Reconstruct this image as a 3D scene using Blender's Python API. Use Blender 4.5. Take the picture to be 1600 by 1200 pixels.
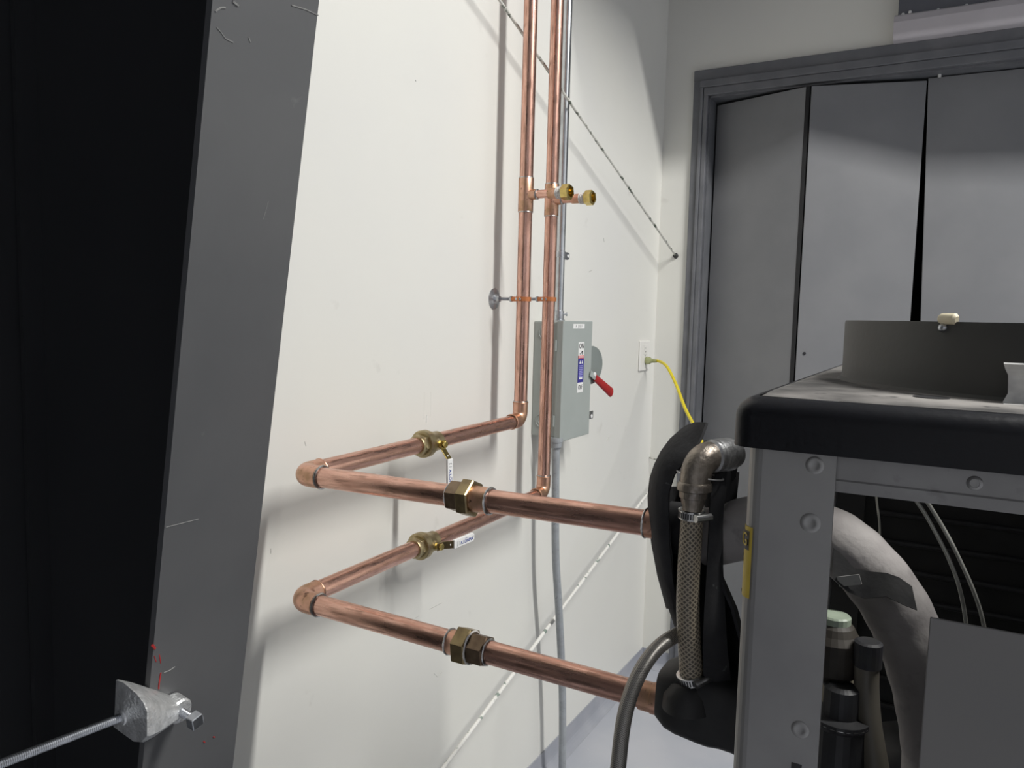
import bpy, math, random
from mathutils import Vector, Matrix

# ------------------------------------------------------------------ scene, camera, light, exposure
for o in list(bpy.data.objects):
    bpy.data.objects.remove(o)
scene = bpy.context.scene
COL = scene.collection
CZ = 1.58                       # camera height above the floor
F = 1200.0                      # focal length in pixels of a 1600x1200 frame
dn = Vector((-342, 13700, 1200)).normalized()
CY = Vector((680, -88, 1200))
CY = (CY - CY.dot(dn) * dn).normalized()
UP = -dn
CX = CY.cross(UP).normalized()
RM = Matrix((CX, CY, UP))       # camera frame (x right, y down, z forward) -> world


def ray(px, py):
    return RM @ Vector(((px - 800) / F, (py - 600) / F, 1.0))


EYE = Vector((0, 0, CZ))


def atX(px, py, x):
    r = ray(px, py)
    return EYE + r * (x / r.x)


def atY(px, py, y):
    r = ray(px, py)
    return EYE + r * (y / r.y)


def atZ(px, py, z):
    r = ray(px, py)
    return EYE + r * ((z - CZ) / r.z)


cam_d = bpy.data.cameras.new('camera')
cam_d.sensor_width = 36
cam_d.lens = F / 1600 * 36
cam_d.clip_start = 0.02
cam = bpy.data.objects.new('camera', cam_d)
COL.objects.link(cam)
bx, by, bz = RM.col[0], -RM.col[1], -RM.col[2]
cam.matrix_world = Matrix((
    (bx[0], by[0], bz[0], 0), (bx[1], by[1], bz[1], 0), (bx[2], by[2], bz[2], CZ), (0, 0, 0, 1)))
scene.camera = cam

world = bpy.data.worlds.new('world')
scene.world = world
world.use_nodes = True
world.node_tree.nodes['Background'].inputs[0].default_value = (0.55, 0.6, 0.7, 1)
world.node_tree.nodes['Background'].inputs[1].default_value = 0.05

CEIL = 5.3
XE = 5.2                         # right-hand wall
LIGHTS = [   # centre x, y, z, length along x, width, watts
    (2.15, 1.50, 4.30, 2.6, 0.18, 226.0),
]
for lx, ly, lz, ll, lw, watts in LIGHTS:
    ld = bpy.data.lights.new('strip_lamp', 'AREA')
    ld.shape = 'RECTANGLE'
    ld.size = ll
    ld.size_y = lw
    ld.energy = watts
    ld.color = (1.0, 0.985, 0.95)
    lo = bpy.data.objects.new('strip_lamp', ld)
    lo.location = (lx, ly, lz)
    COL.objects.link(lo)

vs = scene.view_settings
vs.view_transform = 'Standard'
vs.look = 'None'
vs.exposure = 0.0
vs.gamma = 1
vs.use_curve_mapping = False

# ------------------------------------------------------------------ materials
MATS = {}


def mat(name, c1, rough=0.5, metal=0.0, c2=None, scale=8.0, detail=4.0, lo=0.4, hi=0.65, uv=None,
        bump=0.0, bscale=60.0, c3=None, s3=40.0, lo3=0.6, hi3=0.7, rough2=None, trans=0.0, spec=0.5, alpha=1.0):
    if name in MATS:
        return MATS[name]
    m = bpy.data.materials.new(name)
    m.use_nodes = True
    nt = m.node_tree
    N = nt.nodes
    L = nt.links
    b = N['Principled BSDF']
    b.inputs['Roughness'].default_value = rough
    b.inputs['Metallic'].default_value = metal
    b.inputs['Specular IOR Level'].default_value = spec
    b.inputs['Transmission Weight'].default_value = trans
    b.inputs['Alpha'].default_value = alpha
    b.inputs['Base Color'].default_value = (*c1, 1)
    tc = N.new('ShaderNodeTexCoord')
    mp = N.new('ShaderNodeMapping')
    if uv:
        L.new(tc.outputs['UV'], mp.inputs[0])
        mp.inputs['Scale'].default_value = (uv[0], uv[1], 1)
    else:
        L.new(tc.outputs['Object'], mp.inputs[0])
    out = None
    if c2:
        n = N.new('ShaderNodeTexNoise')
        n.inputs['Scale'].default_value = scale
        n.inputs['Detail'].default_value = detail
        L.new(mp.outputs[0], n.inputs['Vector'])
        r = N.new('ShaderNodeMapRange')
        r.inputs['From Min'].default_value = lo
        r.inputs['From Max'].default_value = hi
        L.new(n.outputs['Fac'], r.inputs['Value'])
        mx = N.new('ShaderNodeMix')
        mx.data_type = 'RGBA'
        mx.inputs['A'].default_value = (*c1, 1)
        mx.inputs['B'].default_value = (*c2, 1)
        L.new(r.outputs[0], mx.inputs['Factor'])
        out = mx.outputs['Result']
        if rough2 is not None:
            rr = N.new('ShaderNodeMapRange')
            rr.inputs['To Min'].default_value = rough
            rr.inputs['To Max'].default_value = rough2
            L.new(r.outputs[0], rr.inputs['Value'])
            L.new(rr.outputs[0], b.inputs['Roughness'])
    if c3:
        n3 = N.new('ShaderNodeTexNoise')
        n3.inputs['Scale'].default_value = s3
        n3.inputs['Detail'].default_value = 5
        L.new(mp.outputs[0], n3.inputs['Vector'])
        r3 = N.new('ShaderNodeMapRange')
        r3.inputs['From Min'].default_value = lo3
        r3.inputs['From Max'].default_value = hi3
        L.new(n3.outputs['Fac'], r3.inputs['Value'])
        mx3 = N.new('ShaderNodeMix')
        mx3.data_type = 'RGBA'
        if out:
            L.new(out, mx3.inputs['A'])
        else:
            mx3.inputs['A'].default_value = (*c1, 1)
        mx3.inputs['B'].default_value = (*c3, 1)
        L.new(r3.outputs[0], mx3.inputs['Factor'])
        out = mx3.outputs['Result']
    if out:
        L.new(out, b.inputs['Base Color'])
    if bump > 0:
        nb = N.new('ShaderNodeTexNoise')
        nb.inputs['Scale'].default_value = bscale
        nb.inputs['Detail'].default_value = 3
        L.new(mp.outputs[0], nb.inputs['Vector'])
        bm = N.new('ShaderNodeBump')
        bm.inputs['Strength'].default_value = bump
        bm.inputs['Distance'].default_value = 0.004
        L.new(nb.outputs['Fac'], bm.inputs['Height'])
        L.new(bm.outputs[0], b.inputs['Normal'])
    MATS[name] = m
    return m


def braid_mat(name, c_hi, c_lo, nu, nv, rough, metal, skew=1.0, fade=None):
    """crossed helical threads on a tube whose uv is (metres along, turn fraction)"""
    m = bpy.data.materials.new(name)
    m.use_nodes = True
    N = m.node_tree.nodes
    L = m.node_tree.links
    b = N['Principled BSDF']
    b.inputs['Roughness'].default_value = rough
    b.inputs['Metallic'].default_value = metal
    tc = N.new('ShaderNodeTexCoord')
    sp = N.new('ShaderNodeSeparateXYZ')
    L.new(tc.outputs['UV'], sp.inputs[0])

    def mth(op, a, bb):
        n = N.new('ShaderNodeMath')
        n.operation = op
        for i, v in ((0, a), (1, bb)):
            if v is None:
                continue
            if hasattr(v, 'links'):
                L.new(v, n.inputs[i])
            else:
                n.inputs[i].default_value = v
        return n.outputs[0]
    u = mth('MULTIPLY', sp.outputs[0], nu)
    v = mth('MULTIPLY', sp.outputs[1], nv)
    s1 = mth('SINE', mth('MULTIPLY', mth('ADD', u, v), 2 * math.pi), None)
    s2 = mth('SINE', mth('MULTIPLY', mth('SUBTRACT', u, mth('MULTIPLY', v, skew)), 2 * math.pi), None)
    mxv = mth('MAXIMUM', s1, s2)
    r = N.new('ShaderNodeMapRange')
    r.inputs['From Min'].default_value = 0.15
    r.inputs['From Max'].default_value = 0.75
    L.new(mxv, r.inputs['Value'])
    mx = N.new('ShaderNodeMix')
    mx.data_type = 'RGBA'
    mx.inputs['A'].default_value = (*c_lo, 1)
    mx.inputs['B'].default_value = (*c_hi, 1)
    L.new(r.outputs[0], mx.inputs['Factor'])
    L.new(mx.outputs['Result'], b.inputs['Base Color'])
    bm = N.new('ShaderNodeBump')
    bm.inputs['Strength'].default_value = 0.35
    bm.inputs['Distance'].default_value = 0.001
    L.new(r.outputs[0], bm.inputs['Height'])
    L.new(bm.outputs[0], b.inputs['Normal'])
    return m


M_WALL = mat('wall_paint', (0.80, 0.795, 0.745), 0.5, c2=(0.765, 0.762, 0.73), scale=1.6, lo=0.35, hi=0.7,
             bump=0.03, bscale=120, c3=(0.66, 0.65, 0.61), s3=9, lo3=0.70, hi3=0.80)
M_WALLG = mat('wall_paint_pale', (0.68, 0.69, 0.73), 0.6, c2=(0.65, 0.66, 0.70), scale=2)
M_BLACKW = mat('wall_black_web_shade', (0.010, 0.011, 0.013), 0.7, c2=(0.013, 0.014, 0.016), scale=3)  # black of the near wall; on the column it stands for recess shade
M_FLOOR = mat('floor_epoxy', (0.42, 0.44, 0.49), 0.35, c2=(0.48, 0.49, 0.53), scale=3.0, bump=0.05, bscale=25,
              c3=(0.7, 0.7, 0.7), s3=60, lo3=0.72, hi3=0.74)
M_COVE = mat('cove_epoxy', (0.34, 0.355, 0.40), 0.4, c2=(0.40, 0.41, 0.45), scale=6, bump=0.08, bscale=30)
M_CEIL = mat('ceiling_paint', (0.58, 0.60, 0.65), 0.8, c2=(0.55, 0.57, 0.62), scale=3)
M_STEEL = mat('column_paint', (0.092, 0.094, 0.098), 0.42, c2=(0.110, 0.111, 0.114), scale=5, lo=0.35, hi=0.7,
              bump=0.10, bscale=22, c3=(0.19, 0.19, 0.19), s3=14, lo3=0.72, hi3=0.80)
M_CHIP = mat('paint_chip_red', (0.45, 0.03, 0.03), 0.6, c2=(0.3, 0.02, 0.02), scale=300)
M_CHIPW = mat('paint_chip_pale', (0.26, 0.26, 0.25), 0.6, c2=(0.17, 0.17, 0.17), scale=300)
M_DOOR = mat('door_paint', (0.192, 0.196, 0.207), 0.45, c2=(0.215, 0.218, 0.228), scale=4, bump=0.04, bscale=70)
M_TRIM = mat('trim_paint', (0.135, 0.14, 0.154), 0.45, c2=(0.165, 0.169, 0.182), scale=12, bump=0.12, bscale=30)
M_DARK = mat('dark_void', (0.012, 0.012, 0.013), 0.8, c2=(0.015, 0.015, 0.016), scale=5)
M_COPPER = mat('copper', (0.80, 0.485, 0.385), 0.24, 1.0, c2=(0.62, 0.355, 0.275), scale=1.0, lo=0.38, hi=0.62, uv=(14, 11),
               c3=(0.34, 0.20, 0.15), s3=1.3, lo3=0.52, hi3=0.72, rough2=0.36, bump=0.04, bscale=3)
M_COPPERF = mat('copper_fitting', (0.72, 0.42, 0.31), 0.36, 1.0, c2=(0.52, 0.32, 0.20), scale=35, lo=0.4, hi=0.62,
                c3=(0.17, 0.09, 0.06), s3=90, lo3=0.62, hi3=0.72, rough2=0.45)
M_COPPERP = mat('hanger_copper', (0.70, 0.25, 0.09), 0.4, 0.6, c2=(0.55, 0.2, 0.08), scale=60)
M_SOLDER = mat('solder', (0.62, 0.62, 0.62), 0.28, 1.0, c2=(0.35, 0.33, 0.31), scale=150)
M_BRASS = mat('brass_cast', (0.40, 0.33, 0.19), 0.40, 1.0, c2=(0.48, 0.40, 0.24), scale=70, c3=(0.30, 0.22, 0.14), s3=40,
              lo3=0.55, hi3=0.7)
M_BRASSB = mat('brass_bright', (0.72, 0.56, 0.20), 0.22, 1.0, c2=(0.55, 0.42, 0.15), scale=60)
M_BRONZE = mat('bronze_dark', (0.26, 0.19, 0.13), 0.38, 1.0, c2=(0.17, 0.115, 0.08), scale=50)
M_BRONZEB = mat('bronze_olive', (0.36, 0.28, 0.15), 0.36, 1.0, c2=(0.25, 0.19, 0.11), scale=50)
M_TAPE = mat('thread_tape', (0.80, 0.78, 0.76), 0.6, c2=(0.55, 0.52, 0.5), scale=200, bump=0.5, bscale=300)
M_ZINC = mat('zinc', (0.60, 0.62, 0.65), 0.32, 1.0, c2=(0.45, 0.47, 0.50), scale=60)
M_CAST = mat('cast_zinc', (0.80, 0.81, 0.81), 0.40, 0.7, c2=(0.62, 0.63, 0.63), scale=90, bump=0.5, bscale=220)
M_EMT = mat('emt_steel', (0.62, 0.64, 0.66), 0.25, 1.0, c2=(0.52, 0.54, 0.56), scale=30)
M_BOX = mat('switch_enamel', (0.375, 0.41, 0.395), 0.42, c2=(0.39, 0.425, 0.41), scale=10)
M_BOXD = mat('switch_enamel_dark', (0.22, 0.25, 0.24), 0.45, c2=(0.24, 0.27, 0.26), scale=10)
M_RED = mat('red_grip', (0.42, 0.018, 0.022), 0.4, c2=(0.36, 0.015, 0.02), scale=40)
M_PAPER = mat('label_white', (0.88, 0.88, 0.87), 0.5, c2=(0.85, 0.85, 0.84), scale=50)
M_INK = mat('ink_black', (0.02, 0.02, 0.025), 0.6, c2=(0.03, 0.03, 0.03), scale=50)
M_INKG = mat('ink_grey', (0.33, 0.34, 0.35), 0.6, c2=(0.36, 0.36, 0.36), scale=50)
M_BLUE = mat('label_blue', (0.035, 0.03, 0.26), 0.5, c2=(0.045, 0.04, 0.29), scale=40)
M_BLUET = mat('label_blue_text', (0.45, 0.45, 0.8), 0.5, c2=(0.4, 0.4, 0.75), scale=40)
M_LRED = mat('label_red', (0.75, 0.10, 0.11), 0.5, c2=(0.7, 0.1, 0.1), scale=40)
M_HBLUE = mat('ink_blue', (0.02, 0.06, 0.33), 0.5, c2=(0.03, 0.07, 0.3), scale=60)
M_PVC = mat('conduit_pvc_grey', (0.36, 0.385, 0.41), 0.42, c2=(0.31, 0.33, 0.35), scale=40, c3=(0.24, 0.25, 0.27), s3=120,
            lo3=0.62, hi3=0.7)
M_OUT = mat('outlet_plastic', (0.84, 0.83, 0.80), 0.35, c2=(0.82, 0.81, 0.78), scale=20)
M_CLEAR = mat('plug_clear', (0.62, 0.64, 0.35), 0.2, trans=0.5, c2=(0.5, 0.55, 0.3), scale=80)
M_YELLOW = mat('cord_yellow', (0.80, 0.66, 0.02), 0.45, c2=(0.75, 0.60, 0.02), scale=40)
M_ROD = mat('brace_rod_peeling', (0.70, 0.69, 0.64), 0.55, 0.1, c2=(0.14, 0.16, 0.13), scale=34, lo=0.54, hi=0.60, bump=0.6,
            bscale=90)
M_RODW = mat('brace_rod_white', (0.82, 0.81, 0.77), 0.55, 0.0, c2=(0.24, 0.30, 0.26), scale=28, lo=0.56, hi=0.60, bump=0.7,
             bscale=90)
M_FOAM = mat('foam_black', (0.018, 0.018, 0.02), 0.9, c2=(0.03, 0.03, 0.032), scale=25, bump=0.25, bscale=90,
             c3=(0.20, 0.20, 0.20), s3=45, lo3=0.70, hi3=0.80)
M_FOAMG = mat('foam_dusty_lit', (0.30, 0.28, 0.275), 0.85, c2=(0.37, 0.35, 0.34), scale=18, bump=0.25, bscale=80,
              c3=(0.20, 0.19, 0.185), s3=30, lo3=0.6, hi3=0.75)  # dusty foam, paled further to carry direct light from above
M_TAPEB = mat('tape_black', (0.012, 0.012, 0.013), 0.55, c2=(0.02, 0.02, 0.02), scale=30, bump=0.2, bscale=60)
M_IRON = mat('malleable_iron', (0.33, 0.29, 0.245), 0.42, 0.9, c2=(0.20, 0.175, 0.15), scale=45, bump=0.25, bscale=160,
             c3=(0.45, 0.42, 0.40), s3=30, lo3=0.62, hi3=0.72)
M_SIL = mat('fitting_silver', (0.50, 0.50, 0.50), 0.4, 0.9, c2=(0.3, 0.3, 0.3), scale=60, bump=0.3, bscale=150)
M_SST = mat('stainless_band', (0.62, 0.62, 0.61), 0.3, 1.0, c2=(0.5, 0.5, 0.49), scale=60)
M_HOSE = braid_mat('braided_clear_hose', (0.42, 0.36, 0.27), (0.10, 0.085, 0.065), 140, 13, 0.35, 0.0)
M_FLEX = braid_mat('steel_braid', (0.36, 0.345, 0.32), (0.15, 0.145, 0.135), 420, 16, 0.38, 0.75)
M_HOSEI = mat('drain_hose', (0.13, 0.118, 0.095), 0.4, c2=(0.13, 0.12, 0.10), scale=20)
M_REG = mat('regulator_dark', (0.045, 0.038, 0.03), 0.6, c2=(0.03, 0.025, 0.02), scale=40)
M_COVER = mat('cover_enamel_black', (0.006, 0.0065, 0.009), 0.38, c2=(0.009, 0.0095, 0.012), scale=8, bump=0.08, bscale=150, spec=0.35)
M_CTOP = mat('cover_top_dust', (0.06, 0.058, 0.056), 0.7, c2=(0.30, 0.285, 0.27), scale=7, lo=0.36, hi=0.62, detail=8,
             c3=(0.03, 0.03, 0.03), s3=30, lo3=0.62, hi3=0.7, bump=0.2, bscale=90)
M_RING = mat('fan_ring_grey', (0.045, 0.045, 0.043), 0.55, c2=(0.06, 0.059, 0.055), scale=6, bump=0.06, bscale=100)
M_POST = mat('post_aluminium', (0.36, 0.355, 0.345), 0.45, 0.55, c2=(0.31, 0.305, 0.30), scale=9, bump=0.03, bscale=60)
M_RAIL = mat('rail_aluminium', (0.34, 0.335, 0.33), 0.5, 0.3, c2=(0.28, 0.275, 0.27), scale=12, c3=(0.27, 0.265, 0.26), s3=50,
             lo3=0.6, hi3=0.7)
M_REARP = mat('rear_post_shaded', (0.12, 0.12, 0.12), 0.55, 0.3, c2=(0.09, 0.09, 0.09), scale=9)  # post metal darkened to put the shade inside the unit into its colour
M_PANEL = mat('panel_grey', (0.23, 0.222, 0.215), 0.5, 0.2, c2=(0.215, 0.21, 0.205), scale=4)
M_COIL = mat('coil_black', (0.012, 0.013, 0.014), 0.6, c2=(0.018, 0.019, 0.02), scale=20)
M_COILB = mat('coil_tube', (0.028, 0.029, 0.032), 0.5, c2=(0.02, 0.02, 0.022), scale=30)
M_LABY = mat('label_yellow', (0.62, 0.46, 0.06), 0.45, c2=(0.55, 0.40, 0.05), scale=30)
M_LABG = mat('label_dark', (0.06, 0.055, 0.055), 0.5, c2=(0.07, 0.06, 0.06), scale=30)
M_CREAM = mat('cream_plastic', (0.62, 0.56, 0.42), 0.45, c2=(0.5, 0.45, 0.33), scale=30)
M_CLIP = mat('clip_ivory', (0.80, 0.72, 0.52), 0.5, c2=(0.7, 0.62, 0.45), scale=50)
M_BRKT = mat('bracket_plastic', (0.74, 0.74, 0.72), 0.5, c2=(0.5, 0.5, 0.5), scale=40, bump=0.1, bscale=80)
M_HOOD = mat('hood_blue_grey', (0.105, 0.11, 0.13), 0.35, c2=(0.13, 0.135, 0.155), scale=5)
M_LIP = mat('hood_lip_pale', (0.60, 0.57, 0.60), 0.45, c2=(0.55, 0.52, 0.55), scale=6)
M_RIV = mat('rivet_bright', (0.85, 0.85, 0.85), 0.3, 0.3, c2=(0.75, 0.75, 0.75), scale=60)
M_CAP = mat('capillary_clear', (0.40, 0.40, 0.36), 0.25, 0.3, c2=(0.3, 0.3, 0.27), scale=60)
M_LAMP = mat('lamp_housing', (0.7, 0.7, 0.7), 0.5, c2=(0.65, 0.65, 0.65), scale=9)
M_SHADEBOX = mat('shade_box_metal', (0.4, 0.41, 0.43), 0.45, 0.6, c2=(0.34, 0.35, 0.37), scale=6)  # surface of the unseen boxes added overhead for shade


# ------------------------------------------------------------------ geometry helpers
class G:
    def __init__(self):
        self.v, self.f, self.uv, self.sm = [], [], [], []

    def add(self, verts, faces, uvs=None, smooth=False):
        o = len(self.v)
        self.v += [Vector(p) for p in verts]
        self.uv += list(uvs) if uvs else [(p[0], p[1]) for p in verts]
        for fc in faces:
            self.f.append([i + o for i in fc])
            self.sm.append(smooth)
        return self

    def box(self, lo, hi, rot=None, org=None):
        x0, y0, z0 = lo
        x1, y1, z1 = hi
        vs_ = [Vector(p) for p in ((x0, y0, z0), (x1, y0, z0), (x1, y1, z0), (x0, y1, z0),
                                   (x0, y0, z1), (x1, y0, z1), (x1, y1, z1), (x0, y1, z1))]
        if rot is not None:
            vs_ = [rot @ (p - Vector(org)) + Vector(org) for p in vs_]
        return self.add(vs_, [(0, 3, 2, 1), (4, 5, 6, 7), (0, 1, 5, 4), (1, 2, 6, 5), (2, 3, 7, 6), (3, 0, 4, 7)])

    def prism(self, poly, vec, smooth=False):
        """closed polygon of 3d points pushed along vec"""
        n = len(poly)
        vec = Vector(vec)
        vs_ = [Vector(p) for p in poly] + [Vector(p) + vec for p in poly]
        fs = [tuple(range(n))[::-1], tuple(range(n, 2 * n))]
        fs += [(i, (i + 1) % n, n + (i + 1) % n, n + i) for i in range(n)]
        return self.add(vs_, fs, smooth=smooth)

    def tube(self, pts, r, n=24, caps=True, square=0.0, smooth=True, up=None):
        pts = [Vector(p) for p in pts]
        rs = r if isinstance(r, (list, tuple)) else [r] * len(pts)
        m = len(pts)
        tans = []
        for i in range(m):
            a = pts[max(i - 1, 0)]
            b_ = pts[min(i + 1, m - 1)]
            t = (b_ - a)
            if t.length < 1e-9:
                t = tans[-1] if tans else Vector((0, 0, 1))
            tans.append(t.normalized())
        ref = Vector(up) if up else (Vector((0, 0, 1)) if abs(tans[0].z) < 0.9 else Vector((0, 1, 0)))
        nrm = (ref - ref.dot(tans[0]) * tans[0]).normalized()
        vs_, us, fs = [], [], []
        s = 0
        for i in range(m):
            if i:
                s += (pts[i] - pts[i - 1]).length
                nrm = (nrm - nrm.dot(tans[i]) * tans[i]).normalized()
            bi = tans[i].cross(nrm)
            for k in range(n + 1):
                a = 2 * math.pi * k / n
                c, d = math.cos(a), math.sin(a)
                if square:
                    q = (abs(c) ** square + abs(d) ** square) ** (-1 / square)
                    c, d = c * q, d * q
                vs_.append(pts[i] + (nrm * c + bi * d) * rs[i])
                us.append((s, k / n))
        w = n + 1
        for i in range(m - 1):
            for k in range(n):
                fs.append((i * w + k, i * w + k + 1, (i + 1) * w + k + 1, (i + 1) * w + k))
        self.add(vs_, fs, us, smooth)
        if caps:
            if rs[0] > 1e-5:
                self.add(vs_[:n], [tuple(range(n))[::-1]])
            if rs[-1] > 1e-5:
                self.add(vs_[(m - 1) * w:(m - 1) * w + n], [tuple(range(n))])
        return self

    def cyl(self, a, b_, r, n=24, r2=None):
        return self.tube([a, b_], [r, r if r2 is None else r2], n)

    def lathe(self, org, ax, prof, n=32, smooth=False, hexa=False, phase=0.0):
        """prof: (distance along the axis, radius)"""
        org = Vector(org)
        ax = Vector(ax).normalized()
        ref = Vector((0, 0, 1)) if abs(ax.z) < 0.9 else Vector((0, 1, 0))
        e1 = (ref - ref.dot(ax) * ax).normalized()
        e2 = ax.cross(e1)
        k_ = 6 if hexa else n
        vs_, fs, us = [], [], []
        for t, r in prof:
            for k in range(k_):
                a = 2 * math.pi * k / k_ + phase
                vs_.append(org + ax * t + (e1 * math.cos(a) + e2 * math.sin(a)) * r)
                us.append((t, k / k_))
        for i in range(len(prof) - 1):
            for k in range(k_):
                k2 = (k + 1) % k_
                fs.append((i * k_ + k, i * k_ + k2, (i + 1) * k_ + k2, (i + 1) * k_ + k))
        if prof[0][1] > 1e-6:
            fs.append(tuple(range(k_))[::-1])
        if prof[-1][1] > 1e-6:
            fs.append(tuple(range((len(prof) - 1) * k_, len(prof) * k_)))
        return self.add(vs_, fs, us, smooth)

    def torus(self, org, ax, R, r, n=32, m=8):
        org = Vector(org)
        ax = Vector(ax).normalized()
        ref = Vector((0, 0, 1)) if abs(ax.z) < 0.9 else Vector((0, 1, 0))
        e1 = (ref - ref.dot(ax) * ax).normalized()
        e2 = ax.cross(e1)
        vs_, fs = [], []
        for i in range(n):
            a = 2 * math.pi * i / n
            d = e1 * math.cos(a) + e2 * math.sin(a)
            for j in range(m):
                q = 2 * math.pi * j / m
                vs_.append(org + d * (R + r * math.cos(q)) + ax * r * math.sin(q))
        for i in range(n):
            for j in range(m):
                fs.append((i * m + j, ((i + 1) % n) * m + j, ((i + 1) % n) * m + (j + 1) % m, i * m + (j + 1) % m))
        return self.add(vs_, fs, smooth=True)

    def sheet(self, rows, t, smooth=True):
        """grid of points given thickness t along its normals"""
        m, n = len(rows), len(rows[0])
        P = [[Vector(p) for p in r] for r in rows]
        Q = []
        for i in range(m):
            q = []
            for j in range(n):
                du = P[min(i + 1, m - 1)][j] - P[max(i - 1, 0)][j]
                dv = P[i][min(j + 1, n - 1)] - P[i][max(j - 1, 0)]
                nn = du.cross(dv)
                nn = nn.normalized() if nn.length > 1e-12 else Vector((0, 1, 0))
                q.append(P[i][j] + nn * t)
            Q.append(q)
        vs_ = [p for r in P for p in r] + [p for r in Q for p in r]
        o = m * n
        fs = []
        for i in range(m - 1):
            for j in range(n - 1):
                a, b_, c, d = i * n + j, i * n + j + 1, (i + 1) * n + j + 1, (i + 1) * n + j
                fs.append((a, b_, c, d))
                fs.append((o + a, o + d, o + c, o + b_))
        bd = [(0, j) for j in range(n)] + [(i, n - 1) for i in range(1, m)] + \
             [(m - 1, j) for j in range(n - 2, -1, -1)] + [(i, 0) for i in range(m - 2, 0, -1)]
        ids = [i * n + j for i, j in bd]
        for k in range(len(ids)):
            a, b_ = ids[k], ids[(k + 1) % len(ids)]
            fs.append((a, o + a, o + b_, b_))
        return self.add(vs_, fs, smooth=smooth)


def base_of(parent):
    p = Vector((0, 0, 0))
    while parent:
        p += parent.location
        parent = parent.parent
    return p


def obj(name, g, m, parent=None, org=None, bevel=0.0, bseg=2, label=None, auto=None):
    me = bpy.data.meshes.new(name)
    b0 = base_of(parent)
    if org is None:
        org = Vector((0, 0, 0)) if parent else (sum(g.v, Vector()) / len(g.v))
        if parent:
            org = b0
    off = Vector(org)
    me.from_pydata([tuple(p - off) for p in g.v], [], g.f)
    uvl = me.uv_layers.new(name='UVMap')
    for lp in me.loops:
        uvl.data[lp.index].uv = g.uv[lp.vertex_index]
    for p, s in zip(me.polygons, g.sm):
        p.use_smooth = s
    me.materials.append(m)
    me.validate()
    if any(g.sm):
        me.set_sharp_from_angle(angle=math.radians(38))
    o = bpy.data.objects.new(name, me)
    COL.objects.link(o)
    o.parent = parent
    o.location = off - b0
    if bevel:
        md = o.modifiers.new('bevel', 'BEVEL')
        md.width = bevel
        md.segments = bseg
        md.limit_method = 'ANGLE'
        md.angle_limit = math.radians(35)
    if label:
        o['label'] = label
    return o


def thing(name, label, cat, loc, group=None):
    o = bpy.data.objects.new(name, None)
    o.empty_display_size = 0.05
    o.location = loc
    COL.objects.link(o)
    o['label'] = label
    o['category'] = cat
    if group:
        o['group'] = group
    return o


def tag(o, label, cat, group=None):
    o['label'] = label
    o['category'] = cat
    if group:
        o['group'] = group
    return o


def struct(o, label=None):
    o['kind'] = 'structure'
    if label:
        o['label'] = label
    return o


def text(name, s, size, org, xd, yd, m, parent, depth=0.0003, align='CENTER', sx=1.0):
    cu = bpy.data.curves.new(name, 'FONT')
    cu.body = s
    cu.size = size
    cu.align_x = align
    cu.align_y = 'CENTER'
    cu.extrude = depth
    cu.resolution_u = 3
    to = bpy.data.objects.new(name, cu)
    COL.objects.link(to)
    dg = bpy.context.evaluated_depsgraph_get()
    me = bpy.data.meshes.new_from_object(to.evaluated_get(dg))
    bpy.data.objects.remove(to)
    xd = Vector(xd).normalized()
    yd = Vector(yd).normalized()
    zd = xd.cross(yd)
    b0 = base_of(parent)
    for v in me.vertices:
        c = v.co.copy()
        v.co = Vector(org) + xd * c.x * sx + yd * c.y + zd * c.z - b0
    me.materials.clear()
    me.materials.append(m)
    o = bpy.data.objects.new(name, me)
    COL.objects.link(o)
    o.parent = parent
    o.location = (0, 0, 0)
    return o


def spline(pts, k=8):
    """Catmull-Rom through the points"""
    pts = [Vector(p) for p in pts]
    P = [pts[0] * 2 - pts[1]] + pts + [pts[-1] * 2 - pts[-2]]
    out = []
    for i in range(1, len(P) - 2):
        p0, p1, p2, p3 = P[i - 1:i + 3]
        for j in range(k):
            t = j / k
            out.append(0.5 * ((2 * p1) + (p2 - p0) * t + (2 * p0 - 5 * p1 + 4 * p2 - p3) * t * t +
                              (3 * p1 - p0 - 3 * p2 + p3) * t ** 3))
    out.append(pts[-1])
    return out


def bend(P, d1, d2, L, R, k=8):
    """path coming from P+d1*L, round the corner P, to P+d2*L"""
    d1, d2, P = Vector(d1).normalized(), Vector(d2).normalized(), Vector(P)
    c = P + (d1 + d2) * R
    out = [P + d1 * L]
    for i in range(k + 1):
        a = math.pi / 2 * i / k
        out.append(c - d2 * R * math.cos(a) - d1 * R * math.sin(a))
    out.append(P + d2 * L)
    return out


def zrel(z):
    return CZ + z


XW = -1.127                      # face of the long wall
YF = 3.29                        # face of the far wall

# ------------------------------------------------------------------ the room
struct(obj('floor', G().box((XW - 0.15, -3.2, -0.1), (XE + 0.1, 4.1, 0.0)), M_FLOOR), 'pale blue-grey painted concrete floor')
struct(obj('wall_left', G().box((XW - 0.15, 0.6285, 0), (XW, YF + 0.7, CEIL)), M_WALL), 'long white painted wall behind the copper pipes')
struct(obj('wall_near', G().box((XW - 0.15, -3.2, 0), (XW, 0.6285, CEIL)), M_BLACKW), 'black painted wall left of the steel column')
DL, DR, DT = -0.945, 0.74, zrel(0.955)      # door opening
g = G()
g.box((XW, YF, 0), (DL, YF + 0.15, CEIL))
g.box((DL, YF, DT), (DR, YF + 0.15, CEIL))
g.box((DR, YF, 0), (XE, YF + 0.15, CEIL))
struct(obj('wall_far', g, M_WALL), 'white end wall around the grey folding doors')
struct(obj('wall_closet', G().box((DL - 0.3, YF + 0.6, 0), (DR + 0.3, YF + 0.7, CEIL)), M_DARK), 'dark back of the space behind the doors')
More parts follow.
